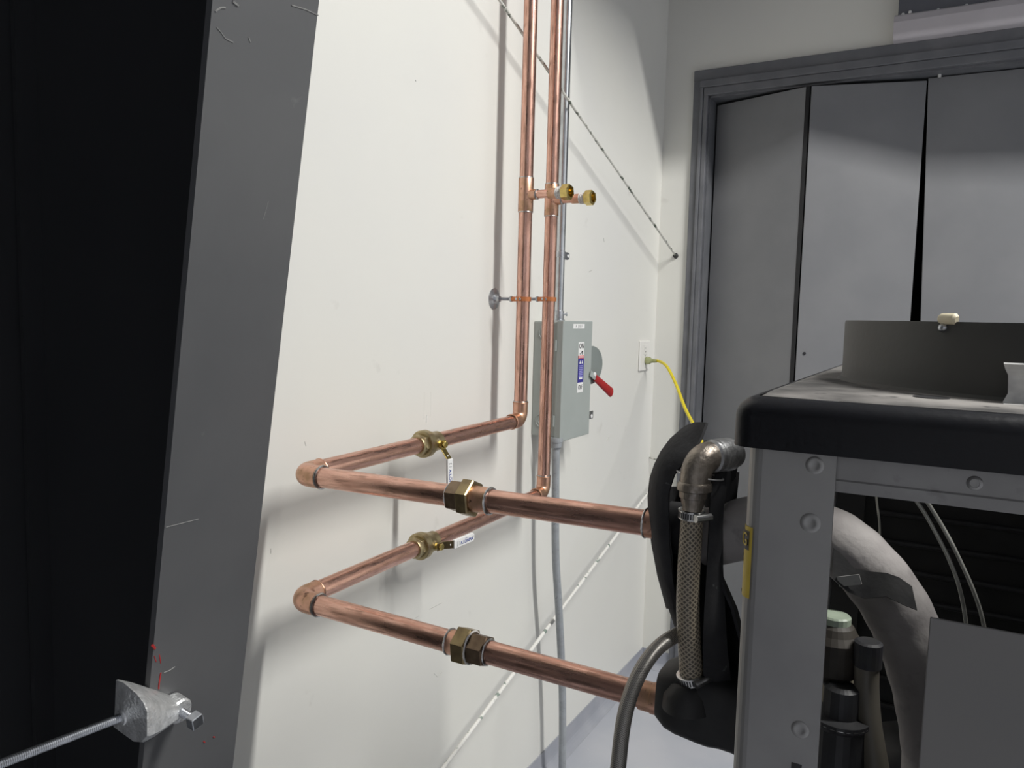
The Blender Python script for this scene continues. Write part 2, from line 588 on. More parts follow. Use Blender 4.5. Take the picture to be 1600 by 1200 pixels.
struct(obj('wall_right', G().box((XE, -3.2, 0), (XE + 0.1, 4.1, CEIL)), M_WALLG))
struct(obj('wall_back', G().box((XW, -3.2, 0), (XE, -3.1, CEIL)), M_WALLG))
struct(obj('ceiling', G().box((XW - 0.15, -3.2, CEIL), (XE + 0.1, 4.1, CEIL + 0.1)), M_CEIL))
# coved base of floor paint run up the wall
COVE = 0.08


def cove(p0, p1, nrm, name):
    p0, p1, nrm = Vector(p0), Vector(p1), Vector(nrm)
    prof = [(0.0, COVE), (0.004, COVE), (0.006, 0.035)]
    for i in range(1, 6):
        a = math.pi / 2 * i / 5
        prof.append((0.006 + 0.03 * (1 - math.cos(a)), 0.035 - 0.03 * math.sin(a) - 0.004 * i / 5))
    prof += [(0.036, 0.0), (0.0, 0.0)]
    poly = [p0 + nrm * a + Vector((0, 0, b_)) for a, b_ in prof]
    return struct(obj(name, G().prism(poly, p1 - p0), M_COVE))


cove((XW, 0.72, 0), (XW, YF, 0), (1, 0, 0), 'baseboard_left')['label'] = 'grey coved floor paint along the white wall'
cove((XW, YF, 0), (-1.0, YF, 0), (0, -1, 0), 'baseboard_far')

# door casing, built up of stepped boards
tr = struct(thing('trim_1', 'dark grey stepped wooden casing around the folding doors', 'trim', (DL, YF, 0)))
del tr['category']
XO, ZO = -0.997, zrel(1.05)
steps = [(0.0, 0.016), (0.030, 0.026), (0.044, 0.020)]
wid = DL - XO
for k, (a, t) in enumerate(steps):
    b_ = steps[k + 1][0] if k + 1 < len(steps) else wid + 0.012
    obj('casing_board', G().box((XO + a, YF - t, 0), (XO + b_, YF, ZO - a * 1.6)), M_TRIM, tr, bevel=0.003)
hs = [(0.0, 0.018), (0.045, 0.030), (0.075, 0.022)]
hh = ZO - DT
for k, (a, t) in enumerate(hs):
    b_ = hs[k + 1][0] if k + 1 < len(hs) else hh + 0.012
    obj('header_board', G().box((XO + a * 0.62, YF - t - 0.001, ZO - b_), (DR + 0.06, YF, ZO - a)), M_TRIM, tr, bevel=0.003)
obj('jamb', G().box((DL - 0.001, YF, 0), (DL + 0.018, YF + 0.15, DT)), M_TRIM, tr)
obj('head_jamb', G().box((DL, YF, DT - 0.018), (DR, YF + 0.15, DT + 0.001)), M_TRIM, tr)
obj('casing_board', G().box((DR - 0.01, YF - 0.02, 0), (DR + 0.06, YF, ZO)), M_TRIM, tr, bevel=0.003)

# bifold doors
dr = struct(thing('door_1', 'dark grey folding doors with flat panels standing partly folded', 'door', (DL, YF, 0)))
del dr['category']
hinges = [(-0.924, 3.375), (-0.532, 3.245), (-0.124, 3.352), (0.300, 3.372), (0.715, 3.375)]
gaps = [(0.004, 0.006), (0.012, 0.002), (0.002, 0.004), (0.006, 0.006)]
TH = 0.034
for k in range(4):
    a, b_ = Vector((*hinges[k], 0)), Vector((*hinges[k + 1], 0))
    d = (b_ - a).normalized()
    nr = Vector((d.y, -d.x, 0))
    if nr.y > 0:
        nr = -nr
    p, q = a + d * gaps[k][0], b_ - d * gaps[k][1]
    poly = [p, q, q - nr * TH, p - nr * TH]
    zt = DT - 0.030 if k < 2 else DT - 0.022
    g = G().prism([v + Vector((0, 0, 0.02)) for v in poly], (0, 0, zt - 0.02))
    if k == 2:                    # this leaf hangs out of true: its gap widens towards the floor
        for i in (0, 3):
            g.v[i] += d * 0.085
    obj('door_panel', g, M_DOOR, dr, bevel=0.002)
hg = hinges[1]
obj('hinge_edge', G().box((hg[0] - 0.009, hg[1] + 0.002, 0.02), (hg[0] + 0.006, hg[1] + 0.03, DT - 0.03)), M_DARK, dr)
obj('door_pin', G().cyl((-0.085, 3.338, DT - 0.028), (-0.085, 3.338, DT - 0.012), 0.006, 10), M_RIV, dr)
obj('screw_hole', G().cyl(atY(1257, 552, 3.258), atY(1257, 552, 3.258) + Vector((0, -0.006, 0)), 0.006, 8), M_INK, dr)

# riveted hood over the doors
hd = thing('wall_hood', 'riveted blue-grey metal hood with a pale rounded lip above the doors', 'hood', (-0.245, YF, zrel(1.06)))
obj('face_panel', G().box((-0.232, YF - 0.050, zrel(1.135)), (1.4, YF, zrel(2.0))), M_HOOD, hd, bevel=0.004)
pr = [(0.0, 0.0), (-0.055, 0.0)]
for i in range(9):
    a = math.pi / 2 * i / 8
    pr.append((-0.055 - 0.022 * math.sin(a), 0.022 - 0.022 * math.cos(a)))
pr += [(-0.077, 0.06), (-0.066, 0.085), (-0.052, 0.092), (0.0, 0.092)]
obj('lip', G().prism([Vector((-0.243, YF + a, zrel(1.048) + b_)) for a, b_ in pr], (1.64, 0, 0)), M_LIP, hd, bevel=0.004)
for px, py in ((1405, 29), (1411, 23), (1422, 19), (1466, 16), (1510, 9), (1552, 6), (1583, 2)):
    c = atY(px, py, YF - 0.0505)
    obj('rivet', G().lathe(c, (0, -1, 0), [(0, 0.0065), (0.004, 0.006), (0.006, 0.003), (0.007, 0)], 10, True), M_RIV, hd)

# unseen boxes added above the view to shade the doors and upper wall
tag(obj('door_shade_box', G().box((XW + 0.002, 2.636, zrel(1.42)), (4.4, 3.12, zrel(1.85))), M_SHADEBOX), 'unseen metal box added above the doors to cast their shadow', 'shade box')
tag(obj('wall_shade_box', G().box((-1.05, 2.10, zrel(1.42)), (-0.35, 2.634, zrel(1.85))), M_SHADEBOX), 'unseen metal box added overhead to darken the upper long wall', 'shade box')
for lx, ly, lz, ll, lw, watts in LIGHTS:
    sl = thing('strip_light', 'long white strip light hung from the ceiling',
               'light', (lx, ly, lz))
    obj('housing', G().box((lx - ll / 2 - 0.03, ly - lw / 2 - 0.03, lz + 0.012), (lx + ll / 2 + 0.03, ly + lw / 2 + 0.03, lz + 0.07)), M_LAMP, sl, bevel=0.004)
    for s in (-1, 1):
        obj('hanger', G().cyl((lx + s * ll * 0.4, ly, lz + 0.07), (lx + s * ll * 0.4, ly, CEIL), 0.004, 8), M_ZINC, sl)

# ------------------------------------------------------------------ tapered steel column
YN, YFc = 0.556, 0.701


def xc(z):
    return -0.7245 + 0.157 * (z - CZ)


sc = thing('steel_column', 'dark grey painted tapered steel column leaning out from the wall', 'column', (xc(0), (YN + YFc) / 2, 0))
Z1 = CEIL - 0.01
TF = 0.009


def quadflange(x_at, y0, y1, t):
    g_ = G()
    vs_ = []
    for z in (0.0, Z1):
        x = x_at(z)
        vs_ += [(x, y0, z), (x, y1, z), (x - t, y1, z), (x - t, y0, z)]
    g_.add(vs_, [(0, 1, 2, 3), (7, 6, 5, 4), (0, 4, 5, 1), (1, 5, 6, 2), (2, 6, 7, 3), (3, 7, 4, 0)])
    return g_


obj('inner_flange', quadflange(xc, YN, YFc, TF), M_STEEL, sc)
obj('outer_flange', quadflange(lambda z: XW + 0.013, YN + 0.04, YFc, TF), M_BLACKW, sc)  # shade between the flanges painted in as black
ym = (YN + YFc) / 2
g = G()
vs_ = []
for z in (0.0, Z1):
    vs_ += [(XW + 0.013, ym - 0.005, z), (xc(z) - TF, ym - 0.005, z), (xc(z) - TF, ym + 0.005, z), (XW + 0.013, ym + 0.005, z)]
g.add(vs_, [(3, 2, 1, 0), (4, 5, 6, 7), (0, 1, 5, 4), (1, 2, 6, 5), (2, 3, 7, 6), (3, 0, 4, 7)])
obj('web', g, M_BLACKW, sc)  # web blackened too, its deep shade put into the colour
fn = Vector((1, 0, -0.157)).normalized()


def on_flange(px, py):
    r = ray(px, py)
    p0 = Vector((xc(CZ), 0, CZ))
    t = (p0 - EYE).dot(fn) / r.dot(fn)
    return EYE + r * t


def stroke(pts, w, m, name):
    P = [on_flange(*p) for p in pts]
    g_ = G()
    g_.tube([p + fn * 0.0001 for p in P], w, 5)
    return obj(name, g_, m, sc)


for pts, w in (([(238, 1008), (242, 1013)], 0.0018), ([(241, 1025), (244, 1034)], 0.0006), ([(249, 1023), (251, 1036)], 0.0007),
               ([(251, 1051), (248, 1071), (248, 1076)], 0.0011), ([(318, 1158), (320, 1160)], 0.001), ([(333, 1151), (335, 1152)], 0.001)):
    stroke(pts, w, M_CHIP, 'red_scratch')
for pts, w in (([(256, 1051), (264, 1048), (273, 1042)], 0.0007), ([(259, 824), (310, 811)], 0.0005),
               ([(338, 42), (345, 50), (352, 60), (364, 66)], 0.0008), ([(336, 18), (345, 12), (352, 12)], 0.0010),
               ([(388, 58), (391, 66)], 0.0009), ([(363, 2), (372, 9)], 0.0016), ([(455, 8), (478, 15), (497, 24)], 0.0008),
               ([(419, 315), (411, 343)], 0.0004), ([(340, 190), (352, 196)], 0.0)):
    if w:
        stroke(pts, w, M_CHIPW, 'paint_scuff')

# beam clamp gripping the near edge of the flange
cc = atY(229, 1105, YN)
bc = thing('beam_clamp', 'cast zinc beam clamp gripping the edge of the dark steel column', 'clamp', cc)
yb = cc.y - 0.036                 # camera-side face
face = [(180, 1060), (192, 1064), (214, 1083), (225, 1097), (231, 1112), (231, 1152), (221, 1162), (209, 1161), (176, 1137), (178, 1110)]
front = [atY(px, py, yb) for px, py in face]
BO = on_flange(266, 1101) + fn * 0.013          # centre of the screw boss, on the room side of the flange
bk = [BO + Vector((-0.004, 0.002, 0)) + (p - sum(front, Vector()) / len(front)) * 0.40 for p in front]
rings = []
for t_, e_ in ((0.0, 0.0), (0.05, 0.0), (0.30, 0.04), (0.55, 0.03), (0.80, 0.0), (1.0, -0.1)):
    ring = []
    for p, q in zip(front, bk):
        c_ = p + (q - p) * t_
        ring.append(c_)
    m2 = sum(ring, Vector()) / len(ring)
    sc_ = 0.95 if t_ == 0 else 1 + e_
    rings.append([m2 + (p - m2) * sc_ for p in ring])
n = len(front)
g = G()
fs = [tuple(range(n)), tuple(range((len(rings) - 1) * n, len(rings) * n))[::-1]]
for i in range(len(rings) - 1):
    for k in range(n):
        fs.append((i * n + k, (i + 1) * n + k, (i + 1) * n + (k + 1) % n, i * n + (k + 1) % n))
g.add([p for r in rings for p in r], fs, smooth=True)
body = obj('clamp_body', g, M_CAST, bc)
fx = xc(cc.z)
obj('screw_boss', G().lathe(BO - fn * 0.012, fn, [(0, 0.014), (0.001, 0.0158), (0.018, 0.0158), (0.0205, 0.0138)], 28, True), M_CAST, bc)
obj('rear_jaw', G().prism([(fx - TF - 0.016, YN - 0.020, cc.z + 0.024), (fx - TF - 0.016, YN + 0.022, cc.z + 0.014), (fx - TF - 0.016, YN + 0.022, cc.z - 0.014),
                           (fx - TF - 0.016, YN - 0.020, cc.z - 0.028)], (0.014, 0, 0)), M_CAST, bc, bevel=0.002)
sw = BO + fn * 0.004
ss = obj('set_screw', G().tube([sw + fn * (0.0014 * k) for k in range(18)], [0.0046 if k % 2 else 0.0054 for k in range(18)], 14), M_ZINC, bc)
hw = 0.0078
hp = sw + fn * 0.0225
e2 = Vector((0.157, 0, 1)).normalized()
e1 = e2.cross(fn)
ca_, sa_ = math.cos(0.25), math.sin(0.25)
f1, f2 = e1 * ca_ + e2 * sa_, -e1 * sa_ + e2 * ca_
obj('square_head', G().prism([hp + f1 * a_ * hw + f2 * b_ * hw for a_, b_ in ((-1, -1), (1, -1), (1, 1), (-1, 1))], fn * 0.0125), M_ZINC, ss, bevel=0.0012)
rp = atY(190, 1121, yb)
obj('rod_boss', G().lathe(rp + Vector((0, 0.002, 0)), (0, -1, 0), [(0, 0.010), (0.004, 0.0085), (0.0045, 0.0)], 20), M_CAST, bc)
tail = atX(-60, 1217, rp.x + 0.004)
g = G()
dvec = (tail - rp)
ln = dvec.length
steps_n = int(ln / 0.0011)
g.tube([rp + dvec * (i / steps_n) for i in range(steps_n + 1)], [0.0050 if i % 2 else 0.0045 for i in range(steps_n + 1)], 16)
tag(obj('threaded_rod', g, M_ZINC), 'zinc threaded rod screwed into the beam clamp', 'rod')

# ------------------------------------------------------------------ copper lines
RP, RF = 0.0187, 0.0210
UPV, DNV, XP, XN, YP, YNV = map(Vector, ((0, 0, 1), (0, 0, -1), (1, 0, 0), (-1, 0, 0), (0, 1, 0), (0, -1, 0)))


def solder(P, d, parent, R=RP, r=0.0022):
    return obj('solder_ring', G().torus(P, d, R + 0.0006, r, 32, 8), M_SOLDER, parent)


def pipe(a, b_, parent, r=RP, m=None):
    a, b_ = Vector(a), Vector(b_)
    k = max(1, int((b_ - a).length / 0.1))
    return obj('pipe', G().tube([a + (b_ - a) * (i / k) for i in range(k + 1)], r, 32), m or M_COPPER, parent)


def elbow(P, d1, d2, parent, L=0.052):
    path = bend(P, d1, d2, L, 0.027, 10)
    e = obj('elbow', G().tube(path, RF, 32), M_COPPERF, parent)
    for d in (d1, d2):
        obj('elbow_lip', G().torus(Vector(P) + Vector(d) * (L - 0.002), d, RF - 0.0005, 0.0016), M_COPPERF, e)
    return e


def branch(P, a_deg, tip, parent, line_z):
    """tee on a riser with a side outlet ending in a brass adapter at distance tip"""
    P = Vector(P)
    d = Vector((math.cos(math.radians(a_deg)), -math.sin(math.radians(a_deg)), 0))
    g_ = G().tube([P + Vector((0, 0, z)) for z in (-0.046, -0.0445, 0.0, 0.0445, 0.046)], [RF - 0.001, RF, RF, RF, RF - 0.001], 32)
    g_.tube([P, P + d * 0.026, P + d * 0.034], [0.0165, 0.0145, 0.0135], 24)
    t = obj('tee', g_, M_COPPERF, parent)
    for s in (-1, 1):
        solder(P + Vector((0, 0, 0.0465 * s)), UPV, parent, RP, 0.0018)
    obj('nipple', G().cyl(P + d * 0.03, P + d * (tip - 0.03), 0.0112, 24), M_COPPER, parent)
    solder(P + d * 0.036, d, parent, 0.0112, 0.0028)
    obj('coupling', G().lathe(P + d * (tip - 0.068), d, [(0, 0.0125), (0.001, 0.0138), (0.028, 0.0138), (0.029, 0.012)], 24, True), M_COPPERF, parent)
    tp = P + d * (tip - 0.042)
    obj('thread_tape', G().tube([tp + d * (0.0018 * i) for i in range(12)], [0.0155 + 0.0012 * math.sin(i * 2.1) for i in range(12)], 20), M_TAPE, parent)
    hx = P + d * (tip - 0.026)
    prof = [(0, 0.0165), (0.003, 0.0215), (0.023, 0.0215), (0.026, 0.0195), (0.0262, 0.0150), (0.0215, 0.0142), (0.008, 0.0138), (0.0079, 0)]
    g_ = G().lathe(hx, d, prof[:4] + [(0.0261, 0.0150)], 6, False, True, math.radians(15))
    g_.f.pop()
    g_.sm.pop()
    k0 = len(g_.f)
    g_.lathe(hx, d, [(0.0262, 0.0152), (0.0215, 0.0142), (0.008, 0.0138), (0.0079, 0.0001)], 28)
    for q in (-2,):                  # the mouth stays open
        g_.f.pop(q)
        g_.sm.pop(q)
    br = obj('brass_adapter', g_, M_BRASSB, parent)
    return t


X1, Y1 = -1.033, 1.888
X2, Y2 = -1.033, 2.046
A0, A1, A2 = Vector((X1, Y1, zrel(-0.290))), Vector((X1, 1.041, zrel(-0.303))), Vector((-0.330, 1.041, zrel(-0.290)))
B0, B1, B2 = Vector((X2, Y2, zrel(-0.528))), Vector((X2, 1.034, zrel(-0.541))), Vector((-0.312, 1.034, zrel(-0.543)))


def along(px, py, line_a, line_b):
    """point of a straight line nearest to the view ray through the pixel"""
    u = (line_b - line_a).normalized()
    v = ray(px, py).normalized()
    w = line_a - EYE
    b_ = u.dot(v)
    d, e = u.dot(w), v.dot(w)
    s = (b_ * e - d) / (1 - b_ * b_)
    return line_a + u * s


VA = along(664, 692, A0, A1)
VB = along(659, 853, B0, B1)


def hit_branch(px, py, P, a_deg):
    d = Vector((math.cos(math.radians(a_deg)), -math.sin(math.radians(a_deg)), 0))
    return (along(px, py, P, P + d) - P).length


def copper_line(name, label, R0, E0, E1, E2, valve, tee_px, tip_px):
    t = thing(name, label, 'copper pipe', E0)
    top = Vector((E0.x, E0.y, CEIL))
    pipe(top, E0 + UPV * 0.034, t)
    elbow(E0, UPV, YNV, t)
    solder(E0 + UPV * 0.053, UPV, t, RP, 0.0018)
    obj('joint_line', G().torus(E0 + YNV * 0.053, YNV, RP + 0.0004, 0.0012), M_BRONZE, t)
    du = (E1 - E0).normalized()
    pipe(E0 + du * 0.034, valve - du * 0.030, t)
    pipe(valve + du * 0.030, E1 - du * 0.034, t)
    dv = (E2 - E1).normalized()
    elbow(E1, -du, dv, t)
    solder(E1 + dv * 0.053, dv, t, RP + 0.001, 0.0024)
    obj('joint_line', G().torus(E1 - du * 0.053, du, RP + 0.0004, 0.0012), M_BRONZE, t)
    pipe(E1 + dv * 0.034, E2, t)
    P = along(*tee_px, top, E0)
    ang = 3
    branch(P, ang, hit_branch(*tip_px, P, ang), t, None)
    return t


LA = copper_line('copper_pipe_line', 'copper water line with the left riser with the upper horizontal run', None, A0, A1, A2, VA, (820.5, 305), (892, 300))
LB = copper_line('copper_pipe_line', 'copper water line with the right riser and the lower horizontal run', None, B0, B1, B2, VB, (858, 313), (927, 307))


def hexnut(P, d, L, R, m, parent, name, phase=0.0, ch=0.002):
    return obj(name, G().lathe(P, d, [(0, R - ch * 1.2), (ch, R), (L - ch, R), (L, R - ch * 1.2)], 6, False, True, phase), m, parent)


def union(line, ta, tb, px, flip, la, lb):
    """px: pixel x of small hex start, big hex start, big hex end, adapter end along the run"""
    d = (lb - la).normalized()

    def P(q):
        t0 = (q - ta[0]) / (tb[0] - ta[0])
        return along(q, ta[1] + (tb[1] - ta[1]) * t0, la, lb)
    ph = math.radians(8)
    if not flip:
        a, b_, c, e = [P(q) for q in px]
        solder(a - d * 0.001, d, line, RP, 0.0022)
        hexnut(a, d, (b_ - a).length + 0.004, 0.0262, M_BRONZE, line, 'union_tailpiece', ph)
        hexnut(b_, d, (c - b_).length, 0.0318, M_BRONZEB, line, 'union_nut', ph)
        obj('union_adapter', G().lathe(c - d * 0.004, d, [(0, 0.0225), (0.006, 0.0215), ((e - c).length + 0.004, RF), ((e - c).length + 0.0045, RP)], 32, True), M_COPPERF, line)
        solder(e + d * 0.001, d, line, RP + 0.001, 0.0026)
    else:
        a, b_, c, e = [P(q) for q in px]
        solder(a, d, line, RP + 0.001, 0.0024)
        obj('union_adapter', G().lathe(a, d, [(0, RP), (0.001, RF), ((b_ - a).length, 0.0212), ((b_ - a).length + 0.002, 0.0225)], 32, True), M_COPPERF, line)
        hexnut(b_, d, (c - b_).length, 0.0318, M_BRONZEB, line, 'union_nut', ph)
        obj('sealant', G().torus(c, d, 0.0262, 0.0018, 24, 6), M_TAPE, line)
        hexnut(c, d, (e - c).length, 0.0262, M_BRONZE, line, 'union_tailpiece', ph)
        solder(e + d * 0.001, d, line, RP + 0.0005, 0.0024)


union(LA, (480, 746), (1010, 817), (705, 724, 742, 765), False, A1, A2)
union(LB, (476, 944), (1025, 1092), (703, 716, 737, 762), True, B1, B2)
# copper couplings before the black insulation
e = along(1010, 817, A1, A2)
solder(e, XP, LA, RP + 0.001, 0.002)
obj('coupling', G().lathe(e, XP, [(0, RP), (0.001, RF), (0.09, RF), (0.091, RP)], 32, True), M_COPPERF, LA)
e = along(1001, 1085, B1, B2)
obj('coupling', G().lathe(e, XP, [(0, RP), (0.001, RF), (0.018, RF), (0.019, 0.0222), (0.032, 0.0222), (0.033, 0.0205), (0.05, 0.0205)], 32, True), M_COPPERF, LB)
obj('thread_tape', G().tube([e + XP * (0.031 + 0.002 * i) for i in range(7)], [0.0225 + 0.0008 * math.sin(i * 2) for i in range(7)], 24), M_TAPE, LB)


# ball valves
def ball_valve(C, d, lever, label):
    """d: pipe direction toward the camera end; lever: 'down' or 'along'"""
    t = thing('ball_valve', label, 'valve', C, 'brass ball valves')
    C = Vector(C)
    d = Vector(d).normalized()
    s = -d                                   # far end
    b0_ = C + d * 0.036
    g_ = G().lathe(C + d * 0.014, s, [(0, 0.0255), (0.0005, 0.0300), (0.002, 0.0318), (0.017, 0.0318), (0.019, 0.0300), (0.034, 0.0262), (0.044, 0.0238),
                                      (0.046, 0.0228), (0.062, 0.0228), (0.064, 0.0212), (0.0645, 0.018)], 64, False)
    bd_ = obj('valve_body', g_, M_BRASS, t)
    obj('end_hex', G().lathe(C + d * 0.010, d, [(0, 0.0262), (0.014, 0.0262), (0.016, 0.0245)], 6, False, True, 0.3), M_BRASS, t, bevel=0.001)
    obj('end_cup', G().lathe(C + d * 0.024, d, [(0, 0.0232), (0.008, 0.0232), (0.010, 0.0222), (0.0105, 0.018)], 32, True), M_BRASS, t)
    St = C + s * 0.016
    ax = XP
    obj('stem_boss', G().lathe(St + ax * 0.018, ax, [(0, 0.0125), (0.012, 0.0115), (0.014, 0.0105)], 24, True), M_BRASS, t)
    st = obj('stem', G().tube([St + ax * (0.030 + 0.0012 * i) for i in range(16)], [0.0052 if i % 2 else 0.0046 for i in range(16)], 14), M_BRASSB, t)
    obj('packing_nut', G().lathe(St + ax * 0.031, ax, [(0, 0.0085), (0.006, 0.0085)], 6, False, True, 0.2), M_BRASSB, st, bevel=0.0008)
    obj('handle_nut', G().lathe(St + ax * 0.0425, ax, [(0, 0.0082), (0.0055, 0.0082), (0.0062, 0.0072)], 6, False, True, 0.5), M_BRASSB, st, bevel=0.0008)
    ldir = DNV if lever == 'down' else YP
    wdir = ax.cross(ldir)
    hw_ = 0.0090
    x0 = St + ax * 0.0395
    # plate runs along, kicks outward, runs on as the grip
    prof = [(-0.010, 0.0), (0.012, 0.0), (0.034, 0.017), (0.115, 0.0195)]
    th = 0.0022
    g_ = G()
    rows = []
    for a, o_ in prof[:3]:
        rows.append([x0 + ldir * a + ax * o_ - wdir * hw_, x0 + ldir * a + ax * o_ + wdir * hw_])
    g_.sheet(rows, th, False)
    lv = obj('lever', g_, M_BRASSB if lever == 'down' else M_BRONZEB, t, bevel=0.0004)
    hc = x0 + ldir * 0.026 + ax * (0.0107 + th)
    obj('lever_hole', G().cyl(hc, hc + ax * 0.0012, 0.0022, 12), M_PAPER, lv)
    p2, p3 = prof[2], prof[3]
    g_ = G()
    L_ = p3[0] - p2[0]
    outl = [(-0.002, -0.0105), (L_ - 0.008, -0.0105)]
    for i in range(1, 6):
        a = math.pi / 2 * i / 5
        outl.append((L_ - 0.008 + 0.008 * math.sin(a), -0.0105 + 0.008 * (1 - math.cos(a))))
    outl += [(a, -w) for a, w in reversed(outl)]
    k_ = (p3[1] - p2[1]) / L_
    pts_ = [x0 + ldir * (p2[0] + a) + ax * (p2[1] - 0.002 + a * k_) + wdir * w for a, w in outl]
    gp = obj('grip', g_.prism(pts_, ax * 0.0062), M_PAPER, t, bevel=0.0012)
    gn = (ax - ldir * k_).normalized()
    gd = (ldir + ax * k_).normalized()

    def gpt(a, w):
        return x0 + ldir * (p2[0] + a) + ax * (p2[1] + 0.0044 + a * k_) + wdir * w
    # writing runs along the grip
    yd = gn.cross(gd)
    text('grip_text', 'A.LONMA', 0.0115, gpt(0.048, 0.0) - yd * 0.0022, gd, yd, M_HBLUE, gp, 0.0004, sx=1.05)
    text('grip_mark', '------', 0.0060, gpt(0.046, 0.0) + yd * 0.0055, gd, yd, M_HBLUE, gp, 0.0004)
    text('grip_text', '[ |', 0.012, gpt(0.012, 0.0), gd, yd, M_INKG, gp, 0.0004)
    text('grip_text', '=', 0.010, gpt(0.075, 0.0) + yd * 0.002, gd, yd, M_INKG, gp, 0.0004)
    return t


ball_valve(VA, (A1 - A0), 'down', 'brass ball valve with its white lever hanging straight down')
ball_valve(VB, (B1 - B0), 'along', 'brass ball valve with its white lever turned along the pipe')

# pipe hangers: wall plate, threaded rod and split ring for each riser
for xx, yy, lab in ((X1, Y1, 'round zinc wall plate and rod with an orange split ring on the left riser'),
                    (X2, Y2, 'orange split ring hanger holding the right riser off the wall')):
    hz = zrel(0.0495) if yy == Y1 else along(854.5, 467.5, Vector((xx, yy, 0)), Vector((xx, yy, 1))).z
    ph = thing('pipe_hanger', lab, 'hanger', (XW, yy, hz), 'split ring pipe hangers')
    fl = Vector((XW, yy - 0.002, hz))
    obj('wall_plate', G().lathe(fl, XP, [(0, 0.030), (0.002, 0.030), (0.003, 0.026), (0.0045, 0.019), (0.006, 0.014), (0.012, 0.010), (0.020, 0.0085), (0.0201, 0.0)], 32), M_ZINC, ph)
    obj('rod', G().tube([fl + XP * (0.01 + 0.0012 * i) for i in range(52)], [0.0048 if i % 2 else 0.0042 for i in range(52)], 12), M_ZINC, ph)
    R_ = RP + 0.0005
    g = G()
    g.lathe((xx, yy, hz - 0.006), UPV, [(0, R_), (0, R_ + 0.0032), (0.012, R_ + 0.0032), (0.0121, R_)], 36, False)
    for _ in range(2):
        g.f.pop()
        g.sm.pop()
    rg = obj('split_ring', g, M_COPPERP, ph)
    for s in (-1, 1):
        obj('ring_ear', G().box((xx - 0.003, yy + s * (R_ + 0.001), hz - 0.006), (xx + 0.003, yy + s * (R_ + 0.013), hz + 0.006)), M_COPPERP, rg, bevel=0.001)
    obj('ring_screw', G().lathe((xx - 0.010, yy - R_ - 0.007, hz), XP, [(0, 0.0036), (0.012, 0.0036), (0.013, 0.0048), (0.016, 0.004), (0.017, 0)], 12), M_ZINC, rg)
    obj('ring_socket', G().lathe((xx - R_ - 0.016, yy, hz), XP, [(0, 0.0068), (0.016, 0.0068)], 16), M_COPPERP, rg)
    obj('lock_nut', G().lathe((xx - R_ - 0.022, yy, hz), XP, [(0, 0.0085), (0.006, 0.0085)], 6, False, True), M_ZINC, rg)

# ------------------------------------------------------------------ disconnect switch
YB0, YB1 = 2.131, 2.354
XB = -1.023
ZB1, ZB0 = zrel(-0.008), zrel(-0.385)
ds = thing('disconnect_switch', 'grey metal disconnect switch box with a red side handle on the wall', 'switch box', (XW, YB0, ZB0))
obj('enclosure', G().box((XW, YB0 + 0.004, ZB0 + 0.012), (XB - 0.018, YB1 - 0.012, ZB1 - 0.003)), M_BOX, ds, bevel=0.004)
do = obj('door_cover', G().box((XB - 0.022, YB0, ZB0), (XB, YB1, ZB1)), M_BOX, ds, bevel=0.0025)
for z in (zrel(-0.085), zrel(-0.320)):
    obj('hinge', G().cyl((XB - 0.024, YB0 - 0.001, z - 0.017), (XB - 0.024, YB0 - 0.001, z + 0.017), 0.0035, 12), M_BOX, ds)
for z, r in ((zrel(-0.048), 0.017), (zrel(-0.323), 0.021)):
    kx = XW + 0.036
    k = obj('knockout', G().torus((kx, YB0 + 0.004, z), YP, r, 0.0016, 28, 6), M_BOX, ds)
    obj('knockout_disc', G().torus((kx, YB0 + 0.004, z), YP, r * 0.62, 0.0012, 24, 6), M_BOX, k)
# door stickers
LXB = XB + 0.0006


def sticker(name, y0, y1, z0, z1, m, parent, lift=0.0):
    return obj(name, G().box((XB - 0.0005, y0, z0), (LXB + lift, y1, z1)), m, parent)


def yz(px, py):
    return atX(px, py, XB)


a, b_ = yz(896, 506), yz(913, 513.5)
lb = sticker('name_label', a.y, b_.y, b_.z, a.z, M_PAPER, ds)
text('label_text', 'R J 8 F', 0.013, (LXB, (a.y + b_.y) / 2, (a.z + b_.z) / 2), YP, UPV, M_INKG, lb, sx=1.5)
s0, s1 = yz(904, 535), yz(912.5, 555)
sy0, sy1 = yz(904.0, 540).y, yz(912.6, 540).y
zt = yz(908, 534.5).z
zr1 = yz(908, 555.5).z
zr0 = yz(907, 560).z
zb = yz(906, 597.5).z
zo = yz(906, 613).z
st = sticker('warning_sticker', sy0, sy1, zo, zt, M_PAPER, ds)
sticker('red_band', sy0, sy1, zr0, zr1, M_LRED, st, 0.0004)
sticker('blue_band', sy0, sy1, zb, zr0, M_BLUE, st, 0.0004)
ymid = (sy0 + sy1) / 2
xt = LXB + 0.0004
text('on_text', 'ON', 0.024, (xt, ymid, (zt + zr1) / 2 + 0.0085), YP, UPV, M_INK, st, sx=0.95)
text('danger_text', 'DANGER', 0.0085, (xt + 0.0004, ymid, (zr0 + zr1) / 2), YP, UPV, M_PAPER, st)
text('off_text', 'OFF', 0.022, (xt, ymid, (zb + zo) / 2), YP, UPV, M_INK, st, sx=0.85)
zs = (zt + zr1) / 2 - 0.012
obj('switch_symbol', G().tube([(xt, ymid - 0.012, zs - 0.004), (xt, ymid - 0.004, zs - 0.004), (xt, ymid + 0.006, zs + 0.005)], 0.0011, 6), M_INK, st)
obj('switch_symbol', G().box((xt - 0.0003, ymid + 0.006, zs - 0.006), (xt + 0.0006, ymid + 0.012, zs + 0.005)), M_INK, st)
